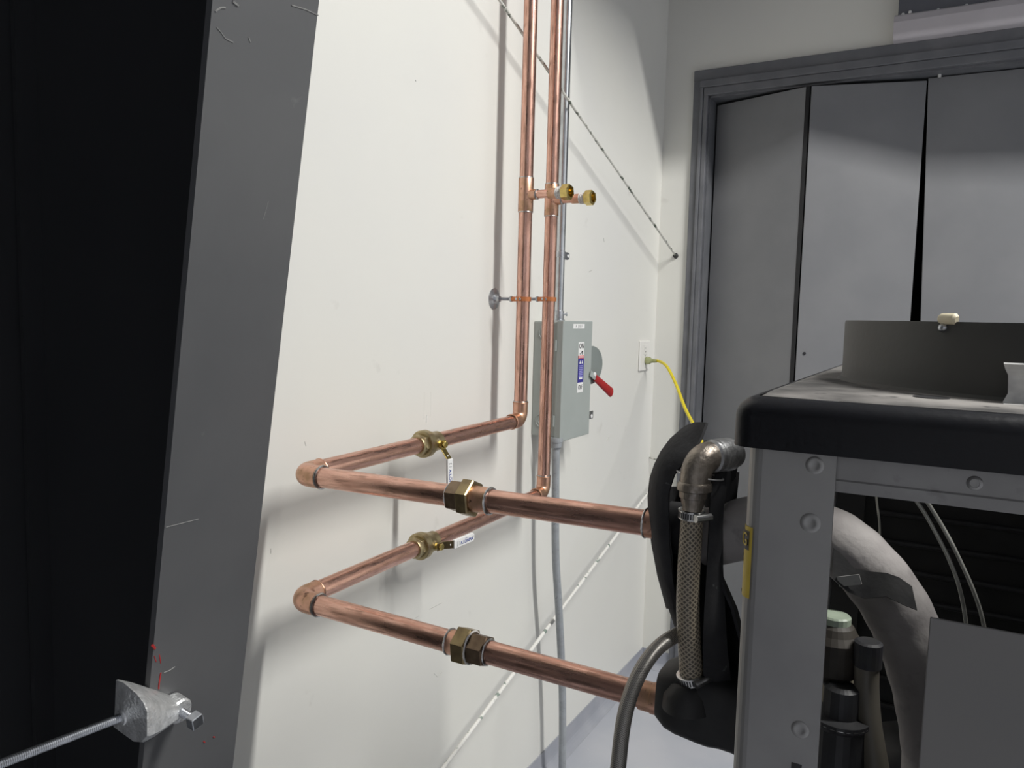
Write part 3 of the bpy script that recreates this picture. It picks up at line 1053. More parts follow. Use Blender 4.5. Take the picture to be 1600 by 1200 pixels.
for q in (-1, 1):
    obj('warning_mark', G().prism([(xt, ymid + q * 0.008 - 0.005, zr0 - 0.017), (xt, ymid + q * 0.008 + 0.005, zr0 - 0.017), (xt, ymid + q * 0.008, zr0 - 0.006)], (0.0006, 0, 0)), M_PAPER, st)
zz = zr0 - 0.024
k = 0
while zz > zb + 0.006:
    wv = (0.015, 0.0135, 0.0155, 0.012)[k % 4]
    big = k == 7
    obj('text_line', G().box((xt - 0.0003, ymid - wv, zz - (0.003 if big else 0.0013)), (xt + 0.0004, ymid + wv, zz + (0.003 if big else 0.0013))), M_BLUET if not big else M_PAPER, st)
    zz -= 0.0058 if not big else 0.008
    k += 1
# crescent quadrant, arm and red handle on the far side of the box
hp = yz(922.5, 602)
hy, hzz = YB1 + 0.004, atY(930, 586, YB1).z
xq = XB - 0.012
g = G()
cre = []
qt, qb = atX(922, 540, xq), atX(926, 600, xq)
for i in range(15):
    a = math.pi * (0.5 - i / 14)
    cre.append((xq, YB1 - 0.005 + (atX(939, 572, xq).y - YB1 + 0.005) * max(0, math.cos(a)) ** 0.8, (qt.z + qb.z) / 2 + (qt.z - qb.z) / 2 * math.sin(a)))
cre += [(xq, YB1 - 0.02, qb.z), (xq, YB1 - 0.02, qt.z)]
cr = obj('quadrant_plate', g.prism(cre, (0.006, 0, 0)), M_BOXD, ds, bevel=0.001)
xh = xq + 0.016
ha, hb = atX(927, 588, xh), atX(953, 612, xh)
hd_ = (hb - ha).normalized()
hn = hd_.cross(XP).normalized()
obj('handle_arm', G().prism([ha - hd_ * 0.03 + hn * 0.010, ha + hd_ * 0.04 + hn * 0.009, ha + hd_ * 0.04 - hn * 0.009, ha - hd_ * 0.03 - hn * 0.010], (0.004, 0, 0)), M_BOX, ds, bevel=0.001)
rv_ = atX(929, 585, xh + 0.004)
obj('pivot_rivet', G().lathe(rv_, XP, [(0, 0.008), (0.003, 0.007), (0.004, 0)], 14), M_PAPER, ds)
g = G()
hp_ = spline([ha + hd_ * 0.012, ha + (hb - ha) * 0.5, hb, hb + hd_ * 0.012], 5)
rr_ = [0.0125 + 0.005 * min(1, i / 10) for i in range(len(hp_))]
rr_[-1] = 0.003
rr_[-2] = 0.010
rr_[-3] = 0.0145
rr_[-4] = 0.0165
g.tube([p + XP * 0.002 for p in hp_], rr_, 18)
for i in range(len(g.v)):
    g.v[i].x = xh + (g.v[i].x - xh) * 0.5
obj('handle_grip', g, M_RED, ds, label='red plastic handle grip')
lc = atX(925, 648, XB - 0.006)
g = G()
g.box((XB - 0.008, YB1 - 0.02, lc.z - 0.013), (XB - 0.004, YB1 + 0.040, lc.z + 0.014))
la = obj('latch', g, M_ZINC, ds, bevel=0.003)
obj('latch_hole', G().cyl((XB - 0.0042, YB1 + 0.026, lc.z - 0.004), (XB - 0.0034, YB1 + 0.026, lc.z - 0.004), 0.0068, 14), M_PAPER, la)

# conduit above the box
xe = XW + 0.032
ct = Vector((xe, atX(873, 490, xe).y, 0))
ec = thing('steel_conduit', 'straight shiny steel conduit rising from the top of the switch box', 'conduit', (ct.x, ct.y, ZB1))
RE = 0.0142
ttop = Vector((ct.x, ct.y, CEIL))
obj('tube', G().cyl((ct.x, ct.y, ZB1 - 0.004), ttop, RE, 24), M_EMT, ec)
co = obj('connector', G().lathe((ct.x, ct.y, ZB1 - 0.003), UPV, [(0, 0.020), (0.006, 0.020), (0.007, 0.0168), (0.034, 0.0168), (0.035, 0.0143)], 24), M_ZINC, ec)
obj('connector_screw', G().lathe((ct.x + 0.012, ct.y + 0.006, ZB1 + 0.020), (0.8, 0.6, 0), [(0, 0.003), (0.010, 0.003), (0.0105, 0.006), (0.014, 0.006)], 12), M_ZINC, co)
zst = along(876, 397, Vector((ct.x, ct.y, 0)), ttop).z
g = G().lathe((ct.x, ct.y, zst - 0.010), UPV, [(0, RE + 0.0015), (0.020, RE + 0.0015)], 24)
sp = obj('strap', g, M_ZINC, ec)
YSF = atX(890, 397, XW + 0.022).y
obj('strap_foot', G().box((XW + 0.020, ct.y + 0.006, zst - 0.010), (XW + 0.022, YSF, zst + 0.010)), M_ZINC, sp, bevel=0.002)
obj('strap_hole', G().cyl((XW + 0.0218, YSF - 0.012, zst), (XW + 0.0230, YSF - 0.012, zst), 0.0055, 12), M_PAPER, sp)
# strut block behind the strap
obj('strut_block', G().box((XW, ct.y - 0.012, zst - 0.012), (XW + 0.020, YSF - 0.004, zst + 0.012)), M_ZINC, sp)

# grey flexible conduit below
fc = thing('flexible_conduit', 'grey plastic flexible conduit dropping from the switch box to the floor', 'conduit', (XW + 0.06, 2.2, 0))
XFC = XW + 0.085
pth = spline([Vector((XFC, atX(868, 720, XFC).y, ZB0 + 0.01)), atX(868, 745, XFC), atX(868, 860, XFC), atX(873, 950, XFC), atX(877, 1030, XFC),
              atX(879, 1110, XFC), atX(878.5, 1200, XFC), atX(878, 1300, XFC)], 6)
pth = [p for p in pth if p.z > 0.004]
pth.append(Vector((pth[-1].x, pth[-1].y, 0.0)))
obj('tube', G().tube(pth, 0.0125, 20), M_PVC, fc)
p0 = pth[0]
obj('fitting', G().lathe((p0.x, p0.y, ZB0 + 0.013), DNV, [(0, 0.021), (0.014, 0.021), (0.016, 0.019), (0.030, 0.018), (0.034, 0.015)], 24), M_PVC, fc)

# ------------------------------------------------------------------ outlet and cord
oy0, oy1 = 3.085, 3.202
oz1, oz0 = zrel(-0.088), zrel(-0.216)
ol = thing('wall_outlet', 'white duplex wall outlet near the room corner with a yellow cord', 'outlet', (XW, 3.14, oz0))
obj('plate', G().box((XW, oy0, oz0), (XW + 0.009, oy1, oz1)), M_OUT, ol, bevel=0.004)
oc = (oy0 + oy1) / 2
for s in (1, -1):
    zc = (oz0 + oz1) / 2 + s * 0.0265
    fc_ = obj('receptacle', G().box((XW + 0.009, oc - 0.018, zc - 0.021), (XW + 0.0108, oc + 0.018, zc + 0.021)), M_OUT, ol, bevel=0.001)
    for q in (-0.0065, 0.0065):
        obj('slot', G().box((XW + 0.0106, oc + q - 0.0012, zc + 0.002), (XW + 0.0111, oc + q + 0.0012, zc + 0.011)), M_INKG, fc_)
    obj('slot', G().box((XW + 0.0106, oc - 0.003, zc - 0.012), (XW + 0.0111, oc + 0.003, zc - 0.006)), M_INK, fc_)
obj('plate_screw', G().lathe((XW + 0.009, oc, (oz0 + oz1) / 2), XP, [(0, 0.0035), (0.001, 0.003)], 12), M_ZINC, ol)

pc = Vector((XW + 0.011, oc + 0.004, (oz0 + oz1) / 2 - 0.020))
yc = thing('extension_cord', 'yellow extension cord plugged into the wall outlet and hanging down', 'cord', pc)
obj('plug', G().tube([pc, pc + XP * 0.004, pc + XP * 0.018, pc + XP * 0.026, pc + XP * 0.05], [0.014, 0.017, 0.016, 0.0095, 0.007], 18), M_CLEAR, yc)
pts = [pc + XP * 0.03, pc + Vector((0.06, -0.005, 0.0)), atY(1042, 573, 3.05), atY(1056, 600, 2.95), atY(1070, 637, 2.80), atY(1086, 668, 2.65),
       atY(1098, 694, 2.5), atY(1118, 735, 2.3), atY(1138, 768, 2.1), atY(1146, 795, 1.95), atY(1175, 850, 1.9), atY(1215, 1000, 1.85)]
pe = pts[-1]
pts += [Vector((pe.x + 0.02, pe.y, 0.3)), Vector((pe.x + 0.05, pe.y + 0.02, 0.01)), Vector((pe.x + 0.3, pe.y + 0.1, 0.008))]
obj('cable', G().tube(spline(pts, 8), 0.0062, 14), M_YELLOW, yc)

# ------------------------------------------------------------------ cross bracing rods
XR = -1.072


def brace(name, label, a, b_, r, m, nut=True):
    t = thing(name, label, 'brace rod', b_)
    a, b_ = Vector(a), Vector(b_)
    rng = random.Random(3)
    n_ = 60
    obj('rod', G().tube([a + (b_ - a) * (i / n_) for i in range(n_ + 1)], [r * rng.uniform(0.9, 1.15) for _ in range(n_ + 1)], 10), m, t)
    if nut:
        d = (b_ - a).normalized()
        obj('anchor_eye', G().lathe(b_ - d * 0.012, d, [(0, r), (0.004, 0.011), (0.016, 0.011), (0.018, 0.004)], 12), M_INK, t)
    return t


ra, rb = atX(790, 14, XR), atY(1056, 400, YF)
ra = rb + (ra - rb) * ((YF - 0.73) / (YF - ra.y))
brace('brace_rod', 'thin peeling brace rod slanting down behind the risers to the corner', ra, rb, 0.0042, M_ROD)
la_, lb_ = atX(706, 1182, XR), atX(965, 834, XR)
d = (lb_ - la_)
top_ = la_ + d * ((YF - 0.002 - la_.y) / d.y)
bot_ = la_ - d * ((la_.y - 0.72) / d.y)
brace('brace_rod', 'white flaking brace rod slanting up along the wall behind the lower run', bot_, top_, 0.0058, M_RODW)
obj_small = atY(1028, 716, YF)
tag(obj('wall_peg', G().cyl(obj_small + Vector((-0.05, 0, 0)), obj_small + Vector((0.03, -0.05, 0.0)), 0.003, 8), M_ROD), 'short dark wire end poking out at the room corner', 'wire')

# ------------------------------------------------------------------ cooling unit
YU = 0.80
ux0, ux1, uy0, uy1 = -0.171, 0.520, YU, 1.62
ZC1, ZC0 = zrel(-0.0745), zrel(-0.1255)
un = thing('cooling_unit', 'large open-framed cooling unit with a black dusty top cover and grey posts', 'cooling unit', ((ux0 + ux1) / 2, (uy0 + uy1) / 2, 0))


def post(x0, y0, sx_, sy_, w, dep, name='post', m=None):
    """angle post: outer rounded corner at (x0,y0), legs running sx_,sy_"""
    R_ = 0.016
    t_ = 0.004
    prof = [(x0 + sx_ * w, y0)]
    for i in range(7):
        a = math.pi / 2 * i / 6
        prof.append((x0 + sx_ * (R_ - R_ * math.sin(a)), y0 + sy_ * (R_ - R_ * math.cos(a))))
    prof.append((x0, y0 + sy_ * dep))
    inner = [(x0 + sx_ * t_, y0 + sy_ * dep)]
    for i in range(6, -1, -1):
        a = math.pi / 2 * i / 6
        r_ = R_ - t_
        inner.append((x0 + sx_ * (R_ - r_ * math.sin(a)), y0 + sy_ * (R_ - r_ * math.cos(a))))
    inner.append((x0 + sx_ * w, y0 + sy_ * t_))
    poly_ = [Vector((x_, y_, 0.0)) for x_, y_ in prof + inner]
    return obj(name, G().prism(poly_, (0, 0, ZC0 + 0.03)), m or M_POST, un)


pw = 0.0855
p1 = post(ux0, uy0, 1, 1, pw, 0.05)
post(ux1, uy0, -1, 1, pw, 0.05)
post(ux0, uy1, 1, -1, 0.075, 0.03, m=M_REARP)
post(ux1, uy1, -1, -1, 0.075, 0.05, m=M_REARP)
for px, py, r in ((1273, 727, 0.0088), (1266, 817, 0.0098), (1250, 1140, 0.0088)):
    c = atY(px, py, YU)
    rv = obj('rivet', G().lathe(c, YNV, [(0, r), (0.0004, r), (0.0013, r * 0.85), (0.0016, r * 0.55), (0.0011, r * 0.45), (0.0011, 0.0)], 24, True), M_POST, p1)
c = atY(1244, 1205, YU)
obj('slot', G().box((c.x - 0.005, YU - 0.0005, c.z - 0.012), (c.x + 0.005, YU + 0.001, c.z + 0.008)), M_INK, p1)
# top rail
rz0 = atY(1312, 768, YU + 0.012).z
g = G().box((ux0 + pw - 0.01, YU + 0.010, rz0 + 0.008), (ux1 - 0.02, YU + 0.014, ZC0 + 0.02))
g.prism([(ux0 + pw - 0.002, YU + 0.0102, rz0 + 0.013), (ux0 + pw - 0.002, YU + 0.0088, rz0 + 0.011), (ux0 + pw - 0.002, YU + 0.0085, rz0), (ux0 + pw - 0.002, YU + 0.03, rz0),
         (ux0 + pw - 0.002, YU + 0.03, rz0 + 0.004), (ux0 + pw - 0.002, YU + 0.0105, rz0 + 0.006)], (ux1 - 0.02 - ux0 - pw, 0, 0))
rl = obj('top_rail', g, M_RAIL, un)
c = atY(1523, 755, YU + 0.010)
obj('rivet', G().lathe(c, YNV, [(0, 0.0068), (0.001, 0.006), (0.0016, 0.004), (0.0012, 0.0038), (0.001, 0)], 20, True), M_POST, rl)
# cover: rounded lid with a turned-down lip
cx0, cx1, cy0, cy1 = ux0 - 0.014, ux1 + 0.014, uy0 - 0.014, uy1 + 0.014


def rrect(x0, y0, x1, y1, r, k=7):
    out = []
    for cx_, cy_, a0 in ((x1 - r, y1 - r, 0), (x0 + r, y1 - r, 90), (x0 + r, y0 + r, 180), (x1 - r, y0 + r, 270)):
        for i in range(k):
            a = math.radians(a0 + 90 * i / (k - 1))
            out.append((cx_ + r * math.cos(a), cy_ + r * math.sin(a)))
    return out


rings = []
Rb = 0.020
for i in range(7):
    a = math.pi / 2 * i / 6
    rings.append((Rb - Rb * math.sin(a), ZC1 - Rb + Rb * math.cos(a)))      # inset, z from the top edge out to the side
g = G()
lv = []
for ins, z in rings + [(0.0, ZC0), (0.003, ZC0), (0.003, ZC0 + 0.012)]:
    lv.append([(x_, y_, z) for x_, y_ in rrect(cx0 + ins, cy0 + ins, cx1 - ins, cy1 - ins, 0.020 - ins * 0.3)])
n = len(lv[0])
fs = []
for i in range(len(lv) - 1):
    for k in range(n):
        fs.append((i * n + k, (i + 1) * n + k, (i + 1) * n + (k + 1) % n, i * n + (k + 1) % n))
g.add([p for r in lv for p in r], fs, smooth=True)
cv = obj('top_cover', g, M_COVER, un)
RC, RR = Vector((0.165, 1.212, 0)), 0.293
# dusty deck with the fan opening
inner = [(p[0], p[1]) for p in lv[0]]
m_ = 64
ho = [(RC.x + (RR - 0.03) * math.cos(2 * math.pi * k / m_), RC.y + (RR - 0.03) * math.sin(2 * math.pi * k / m_)) for k in range(m_)]
ang = lambda p: math.atan2(p[1] - RC.y, p[0] - RC.x) % (2 * math.pi)
out_s = []
for k in range(m_):
    a = 2 * math.pi * k / m_
    dx, dy = math.cos(a), math.sin(a)
    ts = []
    if dx > 1e-9:
        ts.append((cx1 - Rb - RC.x) / dx)
    if dx < -1e-9:
        ts.append((cx0 + Rb - RC.x) / dx)
    if dy > 1e-9:
        ts.append((cy1 - Rb - RC.y) / dy)
    if dy < -1e-9:
        ts.append((cy0 + Rb - RC.y) / dy)
    t_ = min(ts)
    out_s.append((RC.x + dx * t_, RC.y + dy * t_))
crn = [(cx1 - Rb, cy1 - Rb), (cx0 + Rb, cy1 - Rb), (cx0 + Rb, cy0 + Rb), (cx1 - Rb, cy0 + Rb)]
for c_ in crn:
    j = min(range(m_), key=lambda q: (out_s[q][0] - c_[0]) ** 2 + (out_s[q][1] - c_[1]) ** 2)
    s_ = 0.004
    out_s[j] = (c_[0] + (s_ if c_[0] < RC.x else -s_), c_[1] + (s_ if c_[1] < RC.y else -s_))
zd = ZC1 + 0.0002
vs_ = [(x_, y_, zd) for x_, y_ in out_s] + [(x_, y_, zd) for x_, y_ in ho]
g = G().add(vs_, [(k, (k + 1) % m_, m_ + (k + 1) % m_, m_ + k) for k in range(m_)])
obj('cover_deck', g, M_CTOP, cv)
c = atZ(1455, 621.5, ZC1)
obj('deck_hole', G().cyl((c.x, c.y, ZC1 - 0.001), (c.x, c.y, ZC1 + 0.0010), 0.0175, 28), M_INK, cv)
# fan ring
ZR = zrel(0.0065)
g = G()
prof = [(0, RR + 0.006), (0.004, RR + 0.001), (0.010, RR), (ZR - ZC1 - 0.003, RR), (ZR - ZC1, RR - 0.001), (ZR - ZC1, RR - 0.004), (0.0, RR - 0.004)]
g.lathe((RC.x, RC.y, ZC1), UPV, prof, 96, True)
g.f.pop()
g.f.pop()
g.sm.pop()
g.sm.pop()
fr = obj('fan_ring', g, M_RING, un)
obj('fan_hub', G().lathe((RC.x, RC.y, ZC1 - 0.06), UPV, [(0, 0.05), (0.05, 0.05), (0.06, 0.04), (0.061, 0)], 24), M_INK, un)
for k in range(4):
    a0 = math.pi / 2 * k + math.radians(18)
    rows = []
    for i in range(6):
        r_ = 0.045 + (RR - 0.06) * i / 5
        w_ = 0.05 + 0.05 * i / 5
        rows.append([Vector((RC.x, RC.y, ZC1 - 0.03)) + Vector((math.cos(a0) * r_ - math.sin(a0) * s * w_, math.sin(a0) * r_ + math.cos(a0) * s * w_, 0.02 * s)) for s in (-1, 0, 1)])
    obj('fan_blade', G().sheet(rows, 0.003), M_INK, un)


def on_ring(px, py, out=0.0):
    r = ray(px, py)
    o2 = Vector((EYE.x - RC.x, EYE.y - RC.y))
    d2 = Vector((r.x, r.y))
    A_, B_, C_ = d2.dot(d2), 2 * o2.dot(d2), o2.dot(o2) - (RR + out) ** 2
    t = (-B_ - math.sqrt(B_ * B_ - 4 * A_ * C_)) / (2 * A_)
    return EYE + r * t


c = on_ring(1473.5, 512)
nr = Vector((c.x - RC.x, c.y - RC.y, 0)).normalized()
obj('ring_screw', G().lathe(c, nr, [(0, 0.005), (0.002, 0.0048), (0.004, 0.003), (0.0045, 0)], 16, True), M_ZINC, fr)
c = on_ring(1481, 498)
c.z = ZR
tg = Vector((-nr.y, nr.x, 0))
if tg.x < 0:
    tg = -tg
pp = [c + tg * s - nr * 0.008 for s in (-0.010, 0.010)]
g = G().tube([c - tg * 0.010 - nr * 0.001 + Vector((0, 0, 0.003)), c - tg * 0.007 - nr * 0.001 + Vector((0, 0, 0.003)), c + tg * 0.008 - nr * 0.001 + Vector((0, 0, 0.003)), c + tg * 0.010 - nr * 0.001 + Vector((0, 0, 0.0025))],
             [0.0045, 0.0062, 0.0062, 0.0035], 14)
obj('ivory_clip', g, M_CLIP, fr, label='small ivory plastic clip on the rim')
# pale bent bracket standing on the cover
b0_ = atZ(1571, 628, ZC1)
bk0 = Vector((b0_.x, b0_.y - 0.012, ZC1))
rows = []
for z, y, x0_ in ((0.0, -0.022, -0.003), (0.001, 0.0, -0.003), (0.010, 0.002, 0.001), (0.028, 0.003, 0.0), (0.034, 0.001, -0.003), (0.0395, -0.005, -0.005)):
    rows.append([bk0 + Vector((x_ + (x0_ if x_ == 0 else 0), y, z)) for x_ in (0.0, 0.03, 0.07)])
obj('bracket', G().sheet(rows, 0.002, False), M_BRKT, un, label='pale bent bracket on the cover')
# lower access panel
c0 = atY(1455, 965, YU + 0.004)
g = G().box((c0.x - 0.001, YU + 0.004, 0.06), (ux1 - 0.02, YU + 0.007, c0.z))
obj('access_panel', g, M_PANEL, un, bevel=0.001)
# coil wall, far side and base
cl = obj('coil', G().box((ux0 + 0.055, uy1 - 0.06, 0.08), (ux1 - 0.03, uy1 - 0.03, ZC0)), M_COIL, un)
for k in range(22):
    z = 0.30 + k * 0.052
    obj('coil_tube', G().cyl((ux0 + 0.080, uy1 - 0.064, z), (ux1 - 0.032, uy1 - 0.064, z), 0.005, 8), M_COILB, cl)
obj('side_panel', G().box((ux1 - 0.022, uy0 + 0.05, 0.06), (ux1 - 0.016, uy1 - 0.05, ZC0 + 0.01)), M_PANEL, un)
obj('base_pan', G().box((ux0 + 0.005, uy0 + 0.006, 0.03), (ux1 - 0.005, uy1 - 0.006, 0.06)), M_COIL, un)
obj('inner_shield', G().box((ux0 + 0.012, uy1 - 0.085, 0.06), (ux0 + 0.060, uy1 - 0.081, ZC0)), M_COIL, un)
# warning label wrapped round the post's corner
R_ = 0.016 + 0.0005
zl1, zl0 = along(1166, 822, Vector((ux0 + 0.005, uy0 + 0.005, 0)), Vector((ux0 + 0.005, uy0 + 0.005, 1))).z, along(1163, 932, Vector((ux0 + 0.005, uy0 + 0.005, 0)), Vector((ux0 + 0.005, uy0 + 0.005, 1))).z


def corner(a_deg, z, lift=0.0):
    a = math.radians(a_deg)
    return Vector((ux0 + 0.016 - (R_ + lift) * math.sin(a), uy0 + 0.016 - (R_ + lift) * math.cos(a), z))


def wrap(z0, z1, a0, a1, m, name, lift, parent):
    rows = [[corner(a0 + (a1 - a0) * i / 8, z, lift) for i in range(9)] for z in (z0, z1)]
    return obj(name, G().sheet(rows, 0.0003), m, parent)


lbw = wrap(zl0, zl1, 22, 115, M_LABY, 'warning_label', 0.0, p1)
wrap(zl1 - 0.0245, zl1 - 0.0045, 34, 115, M_LABG, 'label_header', 0.0005, lbw)
ca = corner(58, zl1 - 0.0145, 0.0011)
tdir = Vector((math.cos(math.radians(58)), -math.sin(math.radians(58)), 0))
text('label_letter', 'G', 0.020, ca, tdir, UPV, M_LABY, lbw, 0.0002, sx=0.9)
cb = corner(86, zl1 - 0.0145, 0.0011)
tdir2 = Vector((math.cos(math.radians(86)), -math.sin(math.radians(86)), 0))
text('label_letter', 'N', 0.020, cb, tdir2, UPV, M_LABY, lbw, 0.0002, sx=0.8)
for z in (0.031, 0.037, 0.070):
    wrap(zl1 - z - 0.0025, zl1 - z, 74, 112, M_LABG, 'label_text', 0.0006, lbw)

# ------------------------------------------------------------------ things inside the unit
inner_p = []
ins = thing('insulated_pipe', 'thick dusty foam-insulated pipe arching behind the grey post into the unit', 'insulated pipe', atY(1120, 835, 1.045))
pth = spline([atY(1098, 836, 1.043), atY(1130, 834, 1.043), atY(1210, 818, 1.045), atY(1285, 836, 1.05), atY(1335, 868, 1.055), atY(1388, 930, 1.06), atY(1425, 1005, 1.065),
              atY(1450, 1085, 1.07), atY(1465, 1180, 1.075)], 14)
pth.append(Vector((pth[-1].x + 0.02, pth[-1].y, 0.4)))
obj('foam_cover', G().tube(pth, [0.0405 + 0.0005 * math.sin(i * 0.7) for i in range(len(pth))], 36), M_FOAMG, ins)
# torn black flap hanging from it and a strip of foil tape
rows = []
for (pa, pb) in (((1302, 852), (1302, 905)), ((1335, 888), (1325, 925)), ((1360, 893), (1350, 935)), ((1385, 895), (1385, 932)), ((1405, 902), (1412, 945)), ((1425, 916), (1433, 953))):
    a, b_ = atY(*pa, 1.012), atY(*pb, 0.998)
    rows.append([a + (b_ - a) * (i / 3) for i in range(4)])
obj('torn_flap', G().sheet(rows, 0.003), M_TAPEB, ins)
c = atY(1327, 907, 1.0)
g = G().box(c - Vector((0.013, 0.001, 0.006)), c + Vector((0.013, 0.001, 0.006)), Matrix.Rotation(math.radians(-18), 3, 'Y'), c)
obj('foil_patch', g, M_RAIL, ins)


def unit_part(name, g_, m, **k):
    return obj(name, g_, m, un, **k)


for pts in ([(1415, 755), (1425, 773), (1445, 802), (1465, 838), (1482, 872), (1496, 908), (1505, 945), (1511, 985)],
            [(1432, 755), (1443, 775), (1465, 810), (1485, 845), (1503, 882), (1519, 918), (1532, 955), (1541, 995)]):
    ys = 0.95
    unit_part('capillary_tube', G().tube(spline([atY(px, py, ys) for px, py in pts], 4), 0.0021, 10), M_CAP)
unit_part('capillary_tube', G().tube(spline([atY(*p, 1.3) for p in ((1368, 758), (1370, 785), (1374, 815), (1375, 850))], 4), 0.0014, 8), M_CAP)
dh = unit_part('drain_hose', G().tube(spline([atY(1354, 1030, 0.96), atY(1354, 1080, 0.96), atY(1358, 1130, 0.955), atY(1368, 1190, 0.95), atY(1380, 1260, 0.945)], 5), 0.0138, 20), M_HOSEI)
c = atY(1355, 1040, 0.96)
obj('hose_cap', G().lathe(c, UPV, [(0, 0.0155), (0.028, 0.0155), (0.030, 0.012)], 20), M_INK, dh)
# compressor dome
c = atY(1400, 1190, 1.2)
unit_part('compressor', G().lathe((c.x + 0.02, c.y, c.z - 0.25), UPV, [(0, 0.075), (0.25, 0.075), (0.27, 0.070), (0.285, 0.058), (0.296, 0.040), (0.301, 0.02), (0.302, 0)], 32, True), M_COILB)
# water regulator and pump fitting seen beside the post
c = atY(1302, 1015, 0.98)
rg_ = unit_part('water_regulator', G().lathe(c - UPV * 0.035, UPV, [(0, 0.02), (0.012, 0.032), (0.05, 0.032), (0.058, 0.026), (0.066, 0.022), (0.075, 0.012)], 24), M_REG)
obj('regulator_cap', G().lathe(c + UPV * 0.030, UPV, [(0, 0.018), (0.012, 0.018), (0.014, 0.016)], 20), mat('cap_pale_green', (0.36, 0.42, 0.33), 0.4, c2=(0.3, 0.36, 0.28), scale=40), rg_)
c = atY(1314, 1100, 0.95)
pf = unit_part('pump_fitting', G().lathe(c - UPV * 0.16, UPV, [(0, 0.03), (0.10, 0.03), (0.135, 0.029), (0.14, 0.033), (0.146, 0.033), (0.148, 0.02), (0.18, 0.019), (0.184, 0.014)], 24), M_COILB)
obj('clamp_band', G().torus(c - UPV * 0.018, UPV, 0.030, 0.003), M_SST, pf)
c = atY(1290, 1050, 1.25)
unit_part('cream_tank', G().lathe(c - UPV * 0.11, UPV, [(0, 0.05), (0.01, 0.055), (0.15, 0.055), (0.165, 0.045), (0.167, 0)], 28, True), M_CREAM)
unit_part('electric_wire', G().tube(spline([atY(1288, 1060, 0.97), atY(1296, 1080, 0.96), atY(1303, 1100, 0.95)], 4), 0.0035, 10), M_COILB)

# ------------------------------------------------------------------ hose assembly left of the post
blk = thing('insulated_joint', 'black tape-wrapped pipe joint at the end of the lower copper run', 'pipe joint', B2 + Vector((0.02, 0, 0)))
bzc = atY(1090, 1112, 1.0).z
xs0, xs1 = atY(1030, 1100, 1.02).x, -0.12
path_, rad_ = [], []
for i in range(14):
    t_ = i / 13
    path_.append(Vector((xs0 + (xs1 - xs0) * t_, 1.034, bzc + 0.004 - 0.006 * t_)))
    rad_.append((0.034, 0.043, 0.046, 0.047)[i] if i < 4 else 0.0475 + 0.0012 * math.sin(i * 1.7))
obj('tape_wrap', G().tube(path_, rad_, 36, square=5.0), M_TAPEB, blk)
sad = atY(1077, 1070, 1.005)
obj('collar', G().lathe(sad - UPV * 0.03, Vector((-0.08, -0.05, 1)), [(0, 0.036), (0.020, 0.032), (0.034, 0.022), (0.036, 0.018)], 28, True), M_TAPEB, blk)

HS = thing('braided_hose', 'clear braided hose clamped between iron elbow and black insulated joint', 'hose', atY(1078, 1060, 1.005))
hpts = [atY(1082, 795, 0.975), atY(1080, 830, 0.976), atY(1076.5, 885, 0.98), atY(1075, 935, 0.985), atY(1076, 985, 0.992), atY(1079, 1030, 1.0), atY(1081, 1066, 1.005)]
hs_ = spline(hpts, 6)
nh = len(hs_)
obj('hose', G().tube(hs_, [0.0142 + 0.0022 * i / (nh - 1) for i in range(nh)], 28), M_HOSE, HS)


def worm_clamp(P, ax, R, front, parent, w=0.0125):
    """slotted band with a screw housing; front: direction of the housing"""
    P, ax, front = Vector(P), Vector(ax).normalized(), Vector(front)
    front = (front - front.dot(ax) * ax).normalized()
    side = ax.cross(front)
    g_ = G().lathe(P - ax * w / 2, ax, [(0, R), (0.0006, R + 0.0014), (w - 0.0006, R + 0.0014), (w, R)], 40, False)
    bd_ = obj('hose_clamp', g_, M_SST, parent)
    for i in range(-9, 10):
        a = math.radians(i * 11)
        if abs(i) < 0:
            continue
        d = front * math.cos(a) + side * math.sin(a)
        tg_ = -front * math.sin(a) + side * math.cos(a)
        c_ = P + d * (R + 0.0013)
        q = [c_ + tg_ * s * 0.0009 + ax * u * w * 0.30 for s, u in ((-1, -1), (1, -1), (1, 1), (-1, 1))]
        obj('band_slot', G().prism(q, d * 0.0004), M_INK, bd_)
    hd2 = (front * math.cos(math.radians(62)) + side * math.sin(math.radians(62)))
    hc_ = P + hd2 * (R + 0.004)
    tg_ = ax.cross(hd2)
    obj('screw_housing', G().tube([hc_ - tg_ * 0.009, hc_ + tg_ * 0.009], 0.0052, 14), M_SST, bd_)
    obj('clamp_screw', G().lathe(hc_ + tg_ * 0.009, tg_, [(0, 0.0048), (0.007, 0.0048)], 6, False, True), M_SST, bd_)
    return bd_


worm_clamp(atY(1080.5, 803, 0.975), hs_[0] - hs_[5], 0.0158, (-0.15, -1, 0.05), HS)
worm_clamp(atY(1080, 1057, 1.0035), Vector((-0.22, -0.2, 1)), 0.0178, (-0.2, -1, 0), HS)
